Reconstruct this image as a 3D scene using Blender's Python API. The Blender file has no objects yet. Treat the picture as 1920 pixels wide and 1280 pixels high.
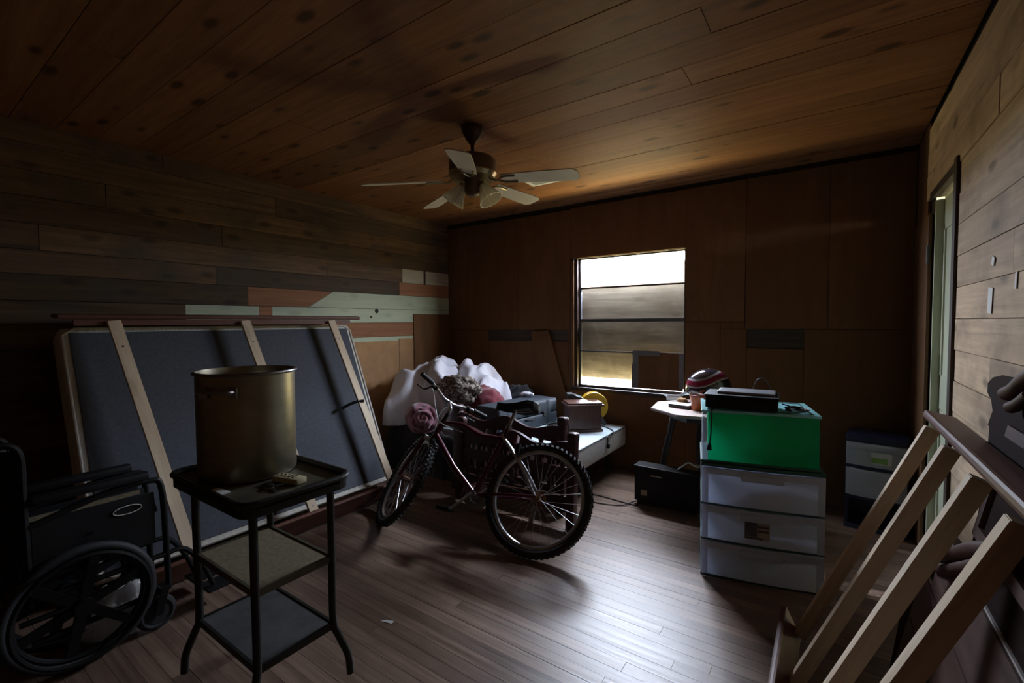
import bpy, bmesh, math, random
from mathutils import Vector, Matrix, noise
from mathutils.geometry import tessellate_polygon
rnd = random.Random(7)
S = bpy.context.scene
COL = S.collection
R = math.radians

# ------------------------------------------------------------------ camera
CAM = Vector((0, 0, 1.34)); FPX = 853.33
yaw, pitch, roll = R(34.889), R(2.361), R(-0.400)
FW = Vector((-math.sin(yaw)*math.cos(pitch), math.cos(yaw)*math.cos(pitch), -math.sin(pitch)))
RT = Vector((math.cos(yaw), math.sin(yaw), 0)); UP = RT.cross(FW)
RT, UP = math.cos(roll)*RT + math.sin(roll)*UP, -math.sin(roll)*RT + math.cos(roll)*UP
cd = bpy.data.cameras.new('camera'); cam = bpy.data.objects.new('camera', cd); COL.objects.link(cam)
cd.sensor_width = 36; cd.lens = 36*FPX/1920; cd.clip_start = .05
cam.matrix_world = Matrix(((RT.x, UP.x, -FW.x, CAM.x), (RT.y, UP.y, -FW.y, CAM.y), (RT.z, UP.z, -FW.z, CAM.z), (0, 0, 0, 1)))
S.camera = cam
XL, XR, YB, H, YF = -3.667, .452, 3.966, 2.472, -1.1
WX0, WX1, WZ0, WZ1 = -2.045, -1.0, .715, 1.95

# ------------------------------------------------------------------ world, daylight, exposure
S.view_settings.view_transform = 'Standard'; S.view_settings.look = 'None'
S.view_settings.gamma = 1; S.view_settings.use_curve_mapping = False
S.view_settings.exposure = 0.45
w = bpy.data.worlds.new('sky'); S.world = w; w.use_nodes = True
# overcast sky above the horizon, sunlit grass below it; the room gets it only over and under the boards on its window
# hazy sky that brightens smoothly towards the (veiled) sun, which stands high to the west (-x) of the window
SKY, GRASS = (.74, .80, 1.0), (.95, .80, .38)
SKY_E, GRASS_E = 170.0, 66.0
wn = w.node_tree; bgn = wn.nodes['Background']
_tc = wn.nodes.new('ShaderNodeTexCoord'); _sx = wn.nodes.new('ShaderNodeSeparateXYZ'); wn.links.new(_tc.outputs['Generated'], _sx.inputs[0])
_rp = wn.nodes.new('ShaderNodeMapRange'); _rp.inputs['From Min'].default_value = -.03; _rp.inputs['From Max'].default_value = .03; wn.links.new(_sx.outputs['Z'], _rp.inputs[0])
_mx = wn.nodes.new('ShaderNodeMix'); _mx.data_type = 'RGBA'; wn.links.new(_rp.outputs[0], _mx.inputs[0])
_mx.inputs[6].default_value = [c*GRASS_E for c in GRASS]+[1]; _mx.inputs[7].default_value = [c*SKY_E for c in SKY]+[1]
_dt = wn.nodes.new('ShaderNodeVectorMath'); _dt.operation = 'DOT_PRODUCT'; wn.links.new(_tc.outputs['Generated'], _dt.inputs[0]); _dt.inputs[1].default_value = Vector((-.72, .45, .53)).normalized()
_gr = wn.nodes.new('ShaderNodeMapRange'); _gr.interpolation_type = 'SMOOTHSTEP'; wn.links.new(_dt.outputs['Value'], _gr.inputs[0])
for k_, v_ in (('From Min', -.15), ('From Max', 1.0), ('To Min', .62), ('To Max', 1.0)): _gr.inputs[k_].default_value = v_
wn.links.new(_mx.outputs[2], bgn.inputs[0]); wn.links.new(_gr.outputs[0], bgn.inputs[1])
def portal(name, x0, x1, z0, z1, y):
    l = bpy.data.lights.new(name, 'AREA'); l.shape = 'RECTANGLE'; l.size = x1-x0; l.size_y = z1-z0; l.cycles.is_portal = True
    o = bpy.data.objects.new(name, l); COL.objects.link(o); o.location = ((x0+x1)/2, y, (z0+z1)/2); o.rotation_euler = (R(-90), 0, 0); return o
portal('window_light_upper', WX0, WX1, 1.45, WZ1, YB+.092)
portal('window_light_lower', WX0, WX1, WZ0, 1.0, YB+.092)

# ------------------------------------------------------------------ pixel helpers
def ray(x, y): return FW*FPX + RT*(x-960) + UP*(640-y)
def FL(x, y, z=0.0):
    d = ray(x, y); return CAM + d*((z-CAM.z)/d.z)
def YY(x, y, Y):
    d = ray(x, y); return CAM + d*(Y/d.y)
def XX(x, y, X):
    d = ray(x, y); return CAM + d*(X/d.x)

# ------------------------------------------------------------------ materials
MATS = {}
def newmat(name):
    m = bpy.data.materials.new(name); m.use_nodes = True; MATS[name] = m
    nt = m.node_tree; b = nt.nodes['Principled BSDF']; return m, nt, b
def N(nt, t, **k):
    n = nt.nodes.new(t)
    for a, v in k.items(): setattr(n, a, v)
    return n
def setin(n, **k):
    for a, v in k.items(): n.inputs[a].default_value = v
def c4(c): return (c[0], c[1], c[2], 1)
def plain(name, col, rough=.6, metal=0, spec=.5, nscale=0, namt=.25, bump=0, coat=0, sheen=0, stretch=(1, 1, 1)):
    m, nt, b = newmat(name)
    b.inputs['Base Color'].default_value = c4(col); b.inputs['Roughness'].default_value = rough
    b.inputs['Metallic'].default_value = metal; b.inputs['Specular IOR Level'].default_value = spec
    b.inputs['Coat Weight'].default_value = coat; b.inputs['Sheen Weight'].default_value = sheen
    if nscale:
        tc = N(nt, 'ShaderNodeTexCoord'); mp = N(nt, 'ShaderNodeMapping'); mp.inputs['Scale'].default_value = stretch
        nz = N(nt, 'ShaderNodeTexNoise'); setin(nz, Scale=nscale, Detail=6.0, Roughness=.65)
        nt.links.new(tc.outputs['Object'], mp.inputs[0]); nt.links.new(mp.outputs[0], nz.inputs[0])
        rp = N(nt, 'ShaderNodeValToRGB'); rp.color_ramp.elements[0].position = .3; rp.color_ramp.elements[1].position = .72
        rp.color_ramp.elements[0].color = c4([v*(1-namt) for v in col]); rp.color_ramp.elements[1].color = c4([min(1, v*(1+namt)) for v in col])
        nt.links.new(nz.outputs[0], rp.inputs[0]); nt.links.new(rp.outputs[0], b.inputs['Base Color'])
        if bump:
            bp = N(nt, 'ShaderNodeBump'); setin(bp, Strength=bump, Distance=.01)
            nt.links.new(nz.outputs[0], bp.inputs['Height']); nt.links.new(bp.outputs[0], b.inputs['Normal'])
    return m
def wood(name, c1, c2, axis=0, rough=.6, knots=.0, vary=.35, stain=None, stainamt=0, spec=.4, fine=16, bump=.25):
    m, nt, b = newmat(name); L = nt.links.new
    b.inputs['Specular IOR Level'].default_value = spec
    tc = N(nt, 'ShaderNodeTexCoord'); oi = N(nt, 'ShaderNodeObjectInfo')
    ml = N(nt, 'ShaderNodeVectorMath', operation='SCALE'); ml.inputs[0].default_value = (41, 23, 17); L(oi.outputs['Random'], ml.inputs['Scale'])
    ad = N(nt, 'ShaderNodeVectorMath', operation='ADD'); L(tc.outputs['Object'], ad.inputs[0]); L(ml.outputs[0], ad.inputs[1])
    mp = N(nt, 'ShaderNodeMapping'); sc = [fine]*3; sc[axis] = .9; mp.inputs['Scale'].default_value = sc; L(ad.outputs[0], mp.inputs[0])
    nz = N(nt, 'ShaderNodeTexNoise'); setin(nz, Scale=1.6, Detail=8.0, Roughness=.68, Distortion=.6); L(mp.outputs[0], nz.inputs[0])
    rp = N(nt, 'ShaderNodeValToRGB'); e = rp.color_ramp.elements
    e[0].position = .33; e[0].color = c4(c1); e[1].position = .68; e[1].color = c4(c2); L(nz.outputs[0], rp.inputs[0])
    out = rp.outputs[0]
    # board to board variation
    mr = N(nt, 'ShaderNodeMapRange'); setin(mr, **{'To Min': 1-vary, 'To Max': 1+vary*.6}); L(oi.outputs['Random'], mr.inputs[0])
    mx = N(nt, 'ShaderNodeMix', data_type='RGBA', blend_type='MULTIPLY'); mx.inputs[0].default_value = 1
    L(out, mx.inputs[6]); L(mr.outputs[0], mx.inputs[7]); out = mx.outputs[2]
    if stain:
        n2 = N(nt, 'ShaderNodeTexNoise'); setin(n2, Scale=2.3, Detail=5.0, Roughness=.6); L(ad.outputs[0], n2.inputs[0])
        r2 = N(nt, 'ShaderNodeValToRGB'); r2.color_ramp.elements[0].position = .48; r2.color_ramp.elements[1].position = .66; L(n2.outputs[0], r2.inputs[0])
        ma = N(nt, 'ShaderNodeMath', operation='MULTIPLY'); ma.inputs[1].default_value = stainamt; L(r2.outputs[0], ma.inputs[0])
        m3 = N(nt, 'ShaderNodeMix', data_type='RGBA'); L(ma.outputs[0], m3.inputs[0]); L(out, m3.inputs[6]); m3.inputs[7].default_value = c4(stain); out = m3.outputs[2]
    if knots:
        mk = N(nt, 'ShaderNodeMapping'); s2 = [7.5]*3; s2[axis] = 3.2; mk.inputs['Scale'].default_value = s2; L(ad.outputs[0], mk.inputs[0])
        vo = N(nt, 'ShaderNodeTexVoronoi'); setin(vo, Scale=1.0); L(mk.outputs[0], vo.inputs[0])
        nk = N(nt, 'ShaderNodeTexNoise'); setin(nk, Scale=9.0, Detail=3.0); L(ad.outputs[0], nk.inputs[0])
        aa = N(nt, 'ShaderNodeMath', operation='MULTIPLY_ADD'); aa.inputs[1].default_value = .16; L(nk.outputs[0], aa.inputs[0]); L(vo.outputs['Distance'], aa.inputs[2])
        rk = N(nt, 'ShaderNodeValToRGB'); rk.color_ramp.elements[0].position = .16+.02; rk.color_ramp.elements[0].color = (1, 1, 1, 1)
        rk.color_ramp.elements[1].position = .30; rk.color_ramp.elements[1].color = (0, 0, 0, 1); L(aa.outputs[0], rk.inputs[0])
        mm = N(nt, 'ShaderNodeMath', operation='MULTIPLY'); mm.inputs[1].default_value = knots; L(rk.outputs[0], mm.inputs[0])
        m4 = N(nt, 'ShaderNodeMix', data_type='RGBA'); L(mm.outputs[0], m4.inputs[0]); L(out, m4.inputs[6]); m4.inputs[7].default_value = c4([v*.22 for v in c1]); out = m4.outputs[2]
    L(out, b.inputs['Base Color'])
    rr = N(nt, 'ShaderNodeMapRange'); setin(rr, **{'To Min': rough-.1, 'To Max': rough+.12}); L(nz.outputs[0], rr.inputs[0]); L(rr.outputs[0], b.inputs['Roughness'])
    bp = N(nt, 'ShaderNodeBump'); setin(bp, Strength=bump, Distance=.004); L(nz.outputs[0], bp.inputs['Height']); L(bp.outputs[0], b.inputs['Normal'])
    return m
def milky(name, col, trans=.5, rough=.35, tcol=None):
    m, nt, b = newmat(name); L = nt.links.new
    b.inputs['Base Color'].default_value = c4(col); b.inputs['Roughness'].default_value = rough
    t = N(nt, 'ShaderNodeBsdfTranslucent'); t.inputs[0].default_value = c4(tcol or col)
    x = N(nt, 'ShaderNodeMixShader'); x.inputs[0].default_value = trans
    L(b.outputs[0], x.inputs[1]); L(t.outputs[0], x.inputs[2]); L(x.outputs[0], nt.nodes['Material Output'].inputs[0]); return m
def clear(name, col, alpha=.85, rough=.08, dirt=.06):
    m, nt, b = newmat(name); L = nt.links.new
    b.inputs['Base Color'].default_value = c4(col); b.inputs['Roughness'].default_value = rough
    t = N(nt, 'ShaderNodeBsdfTransparent'); t.inputs[0].default_value = c4([min(1, v+.05) for v in col])
    g = N(nt, 'ShaderNodeBsdfGlossy'); g.inputs['Roughness'].default_value = rough
    lw = N(nt, 'ShaderNodeLayerWeight'); lw.inputs[0].default_value = .25
    pw = N(nt, 'ShaderNodeMath', operation='POWER'); pw.inputs[1].default_value = 4.0; L(lw.outputs['Facing'], pw.inputs[0])
    fr = N(nt, 'ShaderNodeMath', operation='MULTIPLY_ADD'); fr.inputs[1].default_value = .5; fr.inputs[2].default_value = .04; L(pw.outputs[0], fr.inputs[0])
    x1 = N(nt, 'ShaderNodeMixShader'); L(fr.outputs[0], x1.inputs[0]); L(t.outputs[0], x1.inputs[1]); L(g.outputs[0], x1.inputs[2])
    x2 = N(nt, 'ShaderNodeMixShader'); x2.inputs[0].default_value = 1-alpha; L(x1.outputs[0], x2.inputs[1]); L(b.outputs[0], x2.inputs[2])
    L(x2.outputs[0], nt.nodes['Material Output'].inputs[0]); return m

wood('floor_oak', (.115, .070, .048), (.25, .165, .118), 0, .36, 0, .28, spec=.55, fine=26, bump=.25, stain=(.09, .055, .04), stainamt=.55)
wood('ceiling_pine', (.19, .075, .026), (.33, .150, .060), 0, .55, .85, .22, spec=.3)
wood('wall_weathered', (.075, .042, .020), (.190, .112, .055), 1, .75, .6, .4, stain=(.06, .05, .035), stainamt=.7)
wood('wall_pale', (.42, .285, .175), (.68, .51, .34), 1, .7, .65, .22, stain=(.20, .14, .09), stainamt=.6)
wood('wall_orange', (.26, .10, .04), (.38, .17, .075), 1, .7, .2, .2)
wood('mint_paint', (.40, .46, .31), (.53, .58, .41), 1, .6, .22, .08, bump=.1, fine=8)
wood('pale_chip', (.42, .36, .25), (.58, .52, .38), 1, .7, .1, .15)
wood('hardboard', (.135, .062, .025), (.19, .092, .038), 2, .75, 0, .16, fine=5, bump=.1, spec=.25)
plain('cardboard_tan', (.42, .24, .115), .8, nscale=5, namt=.18, spec=.2)
wood('dark_lath', (.035, .026, .020), (.085, .062, .045), 0, .8, 0, .2)
plain('wall_core', (.03, .022, .016), .9)
plain('dark_trim', (.035, .018, .011), .6, nscale=9, namt=.3, stretch=(4, 4, .5))
wood('brown_trim', (.11, .05, .02), (.19, .095, .04), 2, .6, 0, .15)
plain('door_paint', (.52, .55, .40), .5, nscale=3, namt=.08)
plain('alu_grey', (.10, .10, .11), .55, .2)
plain('duct_tape', (.17, .17, .18), .5, .2)
wood('plywood', (.20, .15, .10), (.40, .33, .24), 0, .75, .25, .12, stain=(.17, .12, .07), stainamt=.7, fine=10)
clear('window_glass', (.93, .95, .93), .96, .05)
plain('white_paper', (.78, .78, .76), .7)
plain('grey_print', (.35, .35, .36), .7, nscale=60, namt=.5, stretch=(.2, 3, 1))
plain('fan_brown', (.06, .028, .018), .35, .3, nscale=0)
plain('fan_motor', (.16, .12, .075), .4, .5)
plain('fan_brass', (.42, .35, .20), .3, .9)
plain('fan_blade', (.74, .68, .54), .45, nscale=7, namt=.12)
milky('shade_glass', (.90, .87, .76), .45, .25)
wood('slat_pine', (.58, .43, .28), (.78, .64, .46), 2, .6, .25, .12)
wood('rail_dark', (.095, .036, .024), (.17, .075, .05), 1, .46, 0, .15, spec=.3)
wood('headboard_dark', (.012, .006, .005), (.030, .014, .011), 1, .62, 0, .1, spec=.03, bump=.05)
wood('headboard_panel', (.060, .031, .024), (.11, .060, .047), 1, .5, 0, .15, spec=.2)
plain('groove_light', (.42, .38, .36), .6)
plain('ticking_grey', (.062, .068, .084), .85, nscale=60, namt=.25, sheen=.3)
plain('ticking_white', (.60, .57, .50), .8, nscale=14, namt=.22, stretch=(1, 6, 1))
plain('black_vinyl', (.008, .008, .009), .55, spec=.3, nscale=20, namt=.4)
plain('black_metal', (.010, .010, .009), .45, .3, spec=.3)
plain('black_plastic', (.006, .006, .007), .5, spec=.25)
plain('rubber', (.014, .014, .015), .7)
plain('rubber_grey', (.05, .05, .055), .6)
plain('chrome', (.62, .62, .64), .18, 1)
plain('steel_dull', (.28, .27, .26), .4, .9)
plain('spoke_steel', (.40, .40, .40), .35, .9)
plain('pot_aluminium', (.30, .265, .19), .40, .85, nscale=4, namt=.22, stretch=(1, 1, 3))
plain('cart_enamel', (.020, .019, .015), .45, .3, nscale=12, namt=.4)
plain('cart_tray', (.085, .075, .045), .5, .2, nscale=9, namt=.45)
plain('shelf_tan', (.19, .155, .09), .7, nscale=80, namt=.35)
plain('shelf_grey', (.065, .065, .065), .6, nscale=10, namt=.35)
plain('remote_cream', (.62, .57, .34), .5)
plain('remote_keys', (.12, .10, .06), .6)
milky('bag_plastic', (.66, .64, .62), .45, .25)
plain('bike_maroon', (.075, .006, .018), .28, .3, coat=.6)
plain('bike_silver', (.45, .45, .46), .3, .9)
plain('rust', (.20, .10, .05), .7, .3, nscale=30, namt=.4)
plain('maroon_wood', (.045, .013, .013), .38, nscale=6, namt=.3, stretch=(1, 8, 8))
plain('bed_top', (.50, .58, .62), .8, nscale=30, namt=.06)
plain('bed_side', (.42, .40, .37), .85, nscale=40, namt=.15)
plain('comforter_white', (.78, .76, .84), .85, nscale=4, namt=.04, sheen=.3)
plain('fleece_mauve', (.24, .085, .115), .95, nscale=50, namt=.2, sheen=.6)
plain('fleece_red', (.15, .008, .018), .95, nscale=60, namt=.4, sheen=.5)
plain('cloth_black', (.012, .011, .013), .9, nscale=12, namt=.5, sheen=.2)
plain('cloth_navy', (.012, .012, .018), .85, nscale=12, namt=.5, sheen=.3)
plain('case_slate', (.046, .057, .072), .6, nscale=60, namt=.15)
plain('box_walnut', (.080, .030, .018), .35, nscale=8, namt=.35, stretch=(8, 8, .8))
plain('reel_yellow', (.80, .52, .03), .45)
plain('reel_grey', (.07, .075, .075), .5)
plain('cable_black', (.012, .012, .012), .5)
plain('cable_white', (.62, .62, .60), .5)
plain('table_top', (.40, .31, .26), .5, nscale=5, namt=.1)
plain('table_leg', (.020, .016, .014), .35)
plain('orange_pot', (.48, .105, .025), .3, nscale=16, namt=.45, coat=.5)
clear('clear_plastic', (.85, .87, .88), .55, .12)
milky('drawer_white', (.92, .94, .98), .74, .3)
milky('drawer_border', (.62, .66, .74), .42, .25)
plain('frame_green', (.02, .075, .055), .4)
milky('bin_green', (.010, .34, .19), .68, .3, (.02, .62, .36))
clear('bin_clear', (.84, .88, .94), .72, .2)
milky('lid_teal', (.32, .64, .66), .35, .3)
plain('chest_blue', (.010, .013, .038), .35)
milky('drawer_clear', (.62, .63, .67), .55, .3)
plain('silver_plate', (.34, .35, .38), .35, .5)
plain('sticker_base', (.50, .50, .46), .6); plain('sticker_dark', (.06, .05, .06), .6, nscale=30, namt=.6)
plain('sticker_green', (.18, .34, .07), .6); plain('sticker_tan', (.32, .26, .18), .6)
plain('helmet_white', (.55, .53, .50), .25, coat=.6); plain('yellow_bit', (.55, .38, .05), .5)
def fabric_print(name):
    m, nt, b = newmat(name); L = nt.links.new; b.inputs['Roughness'].default_value = .9
    tc = N(nt, 'ShaderNodeTexCoord'); v = N(nt, 'ShaderNodeTexNoise'); setin(v, Scale=26.0, Detail=4.0, Distortion=1.5); L(tc.outputs['Object'], v.inputs[0])
    r = N(nt, 'ShaderNodeValToRGB'); e = r.color_ramp.elements; e[0].position = .40; e[0].color = (.05, .035, .03, 1); e[1].position = .60; e[1].color = (.42, .37, .31, 1)
    x = e.new(.5); x.color = (.16, .12, .10, 1); L(v.outputs[0], r.inputs[0]); L(r.outputs[0], b.inputs['Base Color'])
fabric_print('print_cloth')
def helmet_mat():
    # painted swirl pattern: bands of maroon, silver and black along the shell
    m, nt, b = newmat('helmet_shell'); L = nt.links.new; b.inputs['Roughness'].default_value = .16; b.inputs['Coat Weight'].default_value = .8
    tc = N(nt, 'ShaderNodeTexCoord'); sx = N(nt, 'ShaderNodeSeparateXYZ'); L(tc.outputs['Object'], sx.inputs[0])
    a1 = N(nt, 'ShaderNodeMath', operation='MULTIPLY'); a1.inputs[1].default_value = 13.0; L(sx.outputs['X'], a1.inputs[0])
    a2 = N(nt, 'ShaderNodeMath', operation='SINE'); L(a1.outputs[0], a2.inputs[0])
    a3 = N(nt, 'ShaderNodeMath', operation='MULTIPLY'); a3.inputs[1].default_value = -.13; L(a2.outputs[0], a3.inputs[0])
    a4 = N(nt, 'ShaderNodeMath', operation='MULTIPLY_ADD'); a4.inputs[1].default_value = 3.6; L(sx.outputs['Z'], a4.inputs[0]); L(a3.outputs[0], a4.inputs[2])
    r = N(nt, 'ShaderNodeValToRGB'); r.color_ramp.interpolation = 'CONSTANT'; e = r.color_ramp.elements
    e[0].position = 0; e[0].color = (.10, .02, .028, 1); e[1].position = .16; e[1].color = (.30, .28, .28, 1)
    for p, c in ((.20, (.012, .011, .013, 1)), (.62, (.26, .25, .25, 1)), (.66, (.16, .018, .04, 1)), (.80, (.30, .29, .29, 1)), (.85, (.02, .015, .018, 1)), (.99, (.02, .015, .018, 1))): x = e.new(p); x.color = c
    L(a4.outputs[0], r.inputs[0]); L(r.outputs[0], b.inputs['Base Color'])
helmet_mat()

# ------------------------------------------------------------------ mesh builder
class MB:
    def __init__(s): s.v = []; s.f = []
    def add(s, vs, fs):
        o = len(s.v); s.v += [Vector(v) for v in vs]; s.f += [tuple(i+o for i in f) for f in fs]; return s
    def box(s, c, size, M=None):
        c = Vector(c); h = Vector(size)/2; M = M or Matrix.Identity(3)
        vs = [c + M @ Vector((x*h.x, y*h.y, z*h.z)) for x in (-1, 1) for y in (-1, 1) for z in (-1, 1)]
        return s.add(vs, [(0, 1, 3, 2), (4, 6, 7, 5), (0, 4, 5, 1), (2, 3, 7, 6), (0, 2, 6, 4), (1, 5, 7, 3)])
    def b2(s, a, b):
        a, b = Vector(a), Vector(b); return s.box((a+b)/2, [abs(b[i]-a[i]) for i in range(3)])
    def obox(s, p, q, wd, th, up=(0, 0, 1)):
        p, q = Vector(p), Vector(q); d = (q-p); L = d.length; d.normalize(); u = Vector(up); u = (u - d*u.dot(d)).normalized(); sd = d.cross(u)
        M = Matrix((d, sd, u)).transposed(); return s.box((p+q)/2, (L, wd, th), M)
    def rbox(s, c, size, r=.01, M=None, seg=2):
        bm = bmesh.new(); bmesh.ops.create_cube(bm, size=1); bmesh.ops.scale(bm, vec=size, verts=bm.verts)
        bmesh.ops.bevel(bm, geom=list(bm.edges), offset=min(r, min(size)*.49), segments=seg, affect='EDGES', profile=.6)
        M = M or Matrix.Identity(3); c = Vector(c); bm.verts.ensure_lookup_table()
        s.add([c+M @ v.co for v in bm.verts], [tuple(v.index for v in f.verts) for f in bm.faces]); bm.free(); return s
    def tube(s, path, r, seg=8, closed=False, caps=True):
        P = [Vector(p) for p in path]; n = len(P); rs = r if isinstance(r, (list, tuple)) else [r]*n
        t0 = (P[1]-P[0]).normalized(); u = t0.orthogonal().normalized(); o = len(s.v)
        for i in range(n):
            a = P[(i-1) % n] if closed or i > 0 else P[0]; b = P[(i+1) % n] if closed or i < n-1 else P[-1]
            t = (b-a).normalized(); u = (u - t*u.dot(t)).normalized(); v = t.cross(u)
            for k in range(seg):
                an = 2*math.pi*k/seg; s.v.append(P[i] + (u*math.cos(an)+v*math.sin(an))*rs[i])
        m = n if closed else n-1
        for i in range(m):
            for k in range(seg):
                a = o+i*seg+k; b = o+i*seg+(k+1) % seg; c = o+((i+1) % n)*seg+(k+1) % seg; d = o+((i+1) % n)*seg+k; s.f.append((a, b, c, d))
        if caps and not closed:
            s.f.append(tuple(o+k for k in range(seg))[::-1]); s.f.append(tuple(o+(n-1)*seg+k for k in range(seg)))
        return s
    def cyl(s, p, q, r, seg=16, r2=None): return s.tube([p, q], [r, r if r2 is None else r2], seg)
    def lathe(s, prof, seg=24, M=None, c=(0, 0, 0), flute=0, nf=12):
        o = len(s.v); M = M or Matrix.Identity(3); c = Vector(c); n = len(prof)
        for j, (r, z) in enumerate(prof):
            for k in range(seg):
                a = 2*math.pi*k/seg; rr = r*(1+flute*math.cos(a*nf)); s.v.append(c+M @ Vector((rr*math.cos(a), rr*math.sin(a), z)))
        for j in range(n-1):
            for k in range(seg):
                s.f.append((o+j*seg+k, o+j*seg+(k+1) % seg, o+(j+1)*seg+(k+1) % seg, o+(j+1)*seg+k))
        ring = prof[0] == prof[-1]
        if prof[0][0] > 1e-4 and not flute and not ring: s.f.append(tuple(o+k for k in range(seg))[::-1])
        if prof[-1][0] > 1e-4 and not flute and not ring: s.f.append(tuple(o+(n-1)*seg+k for k in range(seg)))
        return s
    def prism(s, poly, off):
        off = Vector(off); n = len(poly); o = len(s.v); s.v += [Vector(p) for p in poly] + [Vector(p)+off for p in poly]
        if n > 8:
            for t in tessellate_polygon([[Vector(p) for p in poly]]): s.f.append((o+t[2], o+t[1], o+t[0])); s.f.append((o+n+t[0], o+n+t[1], o+n+t[2]))
        else: s.f.append(tuple(o+i for i in range(n))[::-1]); s.f.append(tuple(o+n+i for i in range(n)))
        for i in range(n): j = (i+1) % n; s.f.append((o+i, o+j, o+n+j, o+n+i))
        return s
    def torus(s, R1, r, M=None, c=(0, 0, 0), n=48, seg=10):
        M = M or Matrix.Identity(3); c = Vector(c); o = len(s.v)
        for i in range(n):
            a = 2*math.pi*i/n
            for k in range(seg):
                b = 2*math.pi*k/seg; q = R1+r*math.cos(b); s.v.append(c+M @ Vector((q*math.cos(a), q*math.sin(a), r*math.sin(b))))
        for i in range(n):
            for k in range(seg):
                s.f.append((o+i*seg+k, o+((i+1) % n)*seg+k, o+((i+1) % n)*seg+(k+1) % seg, o+i*seg+(k+1) % seg))
        return s
    def xform(s, fn): s.v = [fn(v) for v in s.v]; return s
    def build(s, name, mat, parent=None, smooth=False, world=False, bevel=0):
        me = bpy.data.meshes.new(name)
        off = parent.location if (world and parent) else Vector((0, 0, 0))
        me.from_pydata([v-off for v in s.v], [], s.f)
        bm = bmesh.new(); bm.from_mesh(me); bmesh.ops.recalc_face_normals(bm, faces=bm.faces)
        if bevel: bmesh.ops.bevel(bm, geom=[e for e in bm.edges if e.is_manifold and e.calc_face_angle(0) > .5], offset=bevel, segments=2, affect='EDGES', clamp_overlap=True)
        bm.to_mesh(me); bm.free()
        me.materials.append(MATS[mat])
        o = bpy.data.objects.new(name, me); COL.objects.link(o)
        if parent: o.parent = parent
        if smooth:
            me.polygons.foreach_set('use_smooth', [True]*len(me.polygons)); me.set_sharp_from_angle(angle=R(42))
        return o
def centred(mb, name, mat, parent=None, **k):
    """top-level or child mesh whose origin sits at its own centre (for per-piece grain)"""
    n = len(mb.v); c = sum(mb.v, Vector())/n; mb.v = [v-c for v in mb.v]; o = mb.build(name, mat, None, **k); o.location = c
    if parent: o.parent = parent; o.location = c-parent.location
    return o
def tag(o, label=None, cat=None, group=None, kind=None):
    for k, v in (('label', label), ('category', cat), ('group', group), ('kind', kind)):
        if v: o[k] = v
    return o
def thing(name, label, cat, loc=(0, 0, 0), rz=0, group=None):
    o = bpy.data.objects.new(name, None); o.empty_display_size = .05; COL.objects.link(o); o.location = loc; o.rotation_euler = (0, 0, rz)
    return tag(o, label, cat, group)
def rotz(a): return Matrix.Rotation(a, 3, 'Z')
def smoothpath(pts, n=8):
    P = [Vector(p) for p in pts]; out = []
    for i in range(len(P)-1):
        p0 = P[max(0, i-1)]; p1 = P[i]; p2 = P[i+1]; p3 = P[min(len(P)-1, i+2)]
        for k in range(n):
            t = k/n; out.append(.5*((2*p1)+(-p0+p2)*t+(2*p0-5*p1+4*p2-p3)*t*t+(-p0+3*p1-3*p2+p3)*t**3))
    return out+[P[-1]]

# ------------------------------------------------------------------ room shell
def struct(mb, name, mat): return tag(mb.build(name, mat), kind='structure')
floor = struct(MB().b2((XL-.14, YF-.12, -.12), (XR+.14, YB+.14, -.02)), 'floor', 'wall_core')
ceiling = struct(MB().b2((XL-.14, YF-.12, H+.02), (XR+.14, YB+.14, H+.12)), 'ceiling', 'wall_core')
wall_left = struct(MB().b2((XL-.14, YF-.12, -.02), (XL-.02, YB+.14, H+.02)), 'wall_left', 'wall_core')
DY0, DY1, DZ = 2.80, 3.41, 2.0
wall_right = struct(MB().b2((XR+.02, YF-.12, -.02), (XR+.14, DY0, H+.02)).b2((XR+.02, DY1, -.02), (XR+.14, YB+.14, H+.02)).b2((XR+.02, DY0, DZ), (XR+.14, DY1, H+.02)), 'wall_right', 'wall_core')
wall_back = struct(MB().b2((XL-.02, YB+.012, -.02), (WX0, YB+.09, H+.02)).b2((WX1, YB+.012, -.02), (XR+.02, YB+.09, H+.02))
    .b2((WX0, YB+.012, -.02), (WX1, YB+.09, WZ0)).b2((WX0, YB+.012, WZ1), (WX1, YB+.09, H+.02)), 'wall_back', 'wall_core')
wall_front = struct(MB().b2((XL-.02, YF-.12, -.02), (XR+.02, YF, H+.02)), 'wall_front', 'hardboard')

def plank(parent, name, mat, a, b): return centred(MB().b2(a, b), name, mat, parent)
# floor strips run along x
SW = .0585; y = YB-.004; row = 0; rest = MB()
while y > YF+.02:
    y0 = max(YF, y-SW+.0013); x = XL+.002; x += 0
    first = True
    while x < XR-.01:
        ln = rnd.uniform(.9, 2.6) if not first else rnd.uniform(.5, 2.2); first = False
        x1 = x+ln
        if XR-x1 < .45: x1 = XR-.002
        dz = rnd.uniform(-.0006, .0006)
        if y > .05: plank(floor, 'floor_strip', 'floor_oak', (x, y0, -.019), (x1-.0012, y, dz))
        else: rest.b2((x, y0, -.019), (x1-.0012, y, dz))
        x = x1
    y -= SW
tag(rest.build('floor_strips_rest', 'floor_oak', floor), kind='stuff')
# ceiling boards along x
y = YB-.004; seams = []
while y > YF+.02:
    wd = .182; y0 = max(YF, y-wd+.003); cut = rnd.choice((None, None, rnd.uniform(-2.6, -.4)))
    segs = [(XL, XR)] if cut is None else [(XL, cut), (cut+.002, XR)]
    for x0, x1 in segs: plank(ceiling, 'ceiling_board', 'ceiling_pine', (x0, y0, H+rnd.uniform(-.0012, .0012)), (x1, y, H+.019))
    y -= wd
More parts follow.
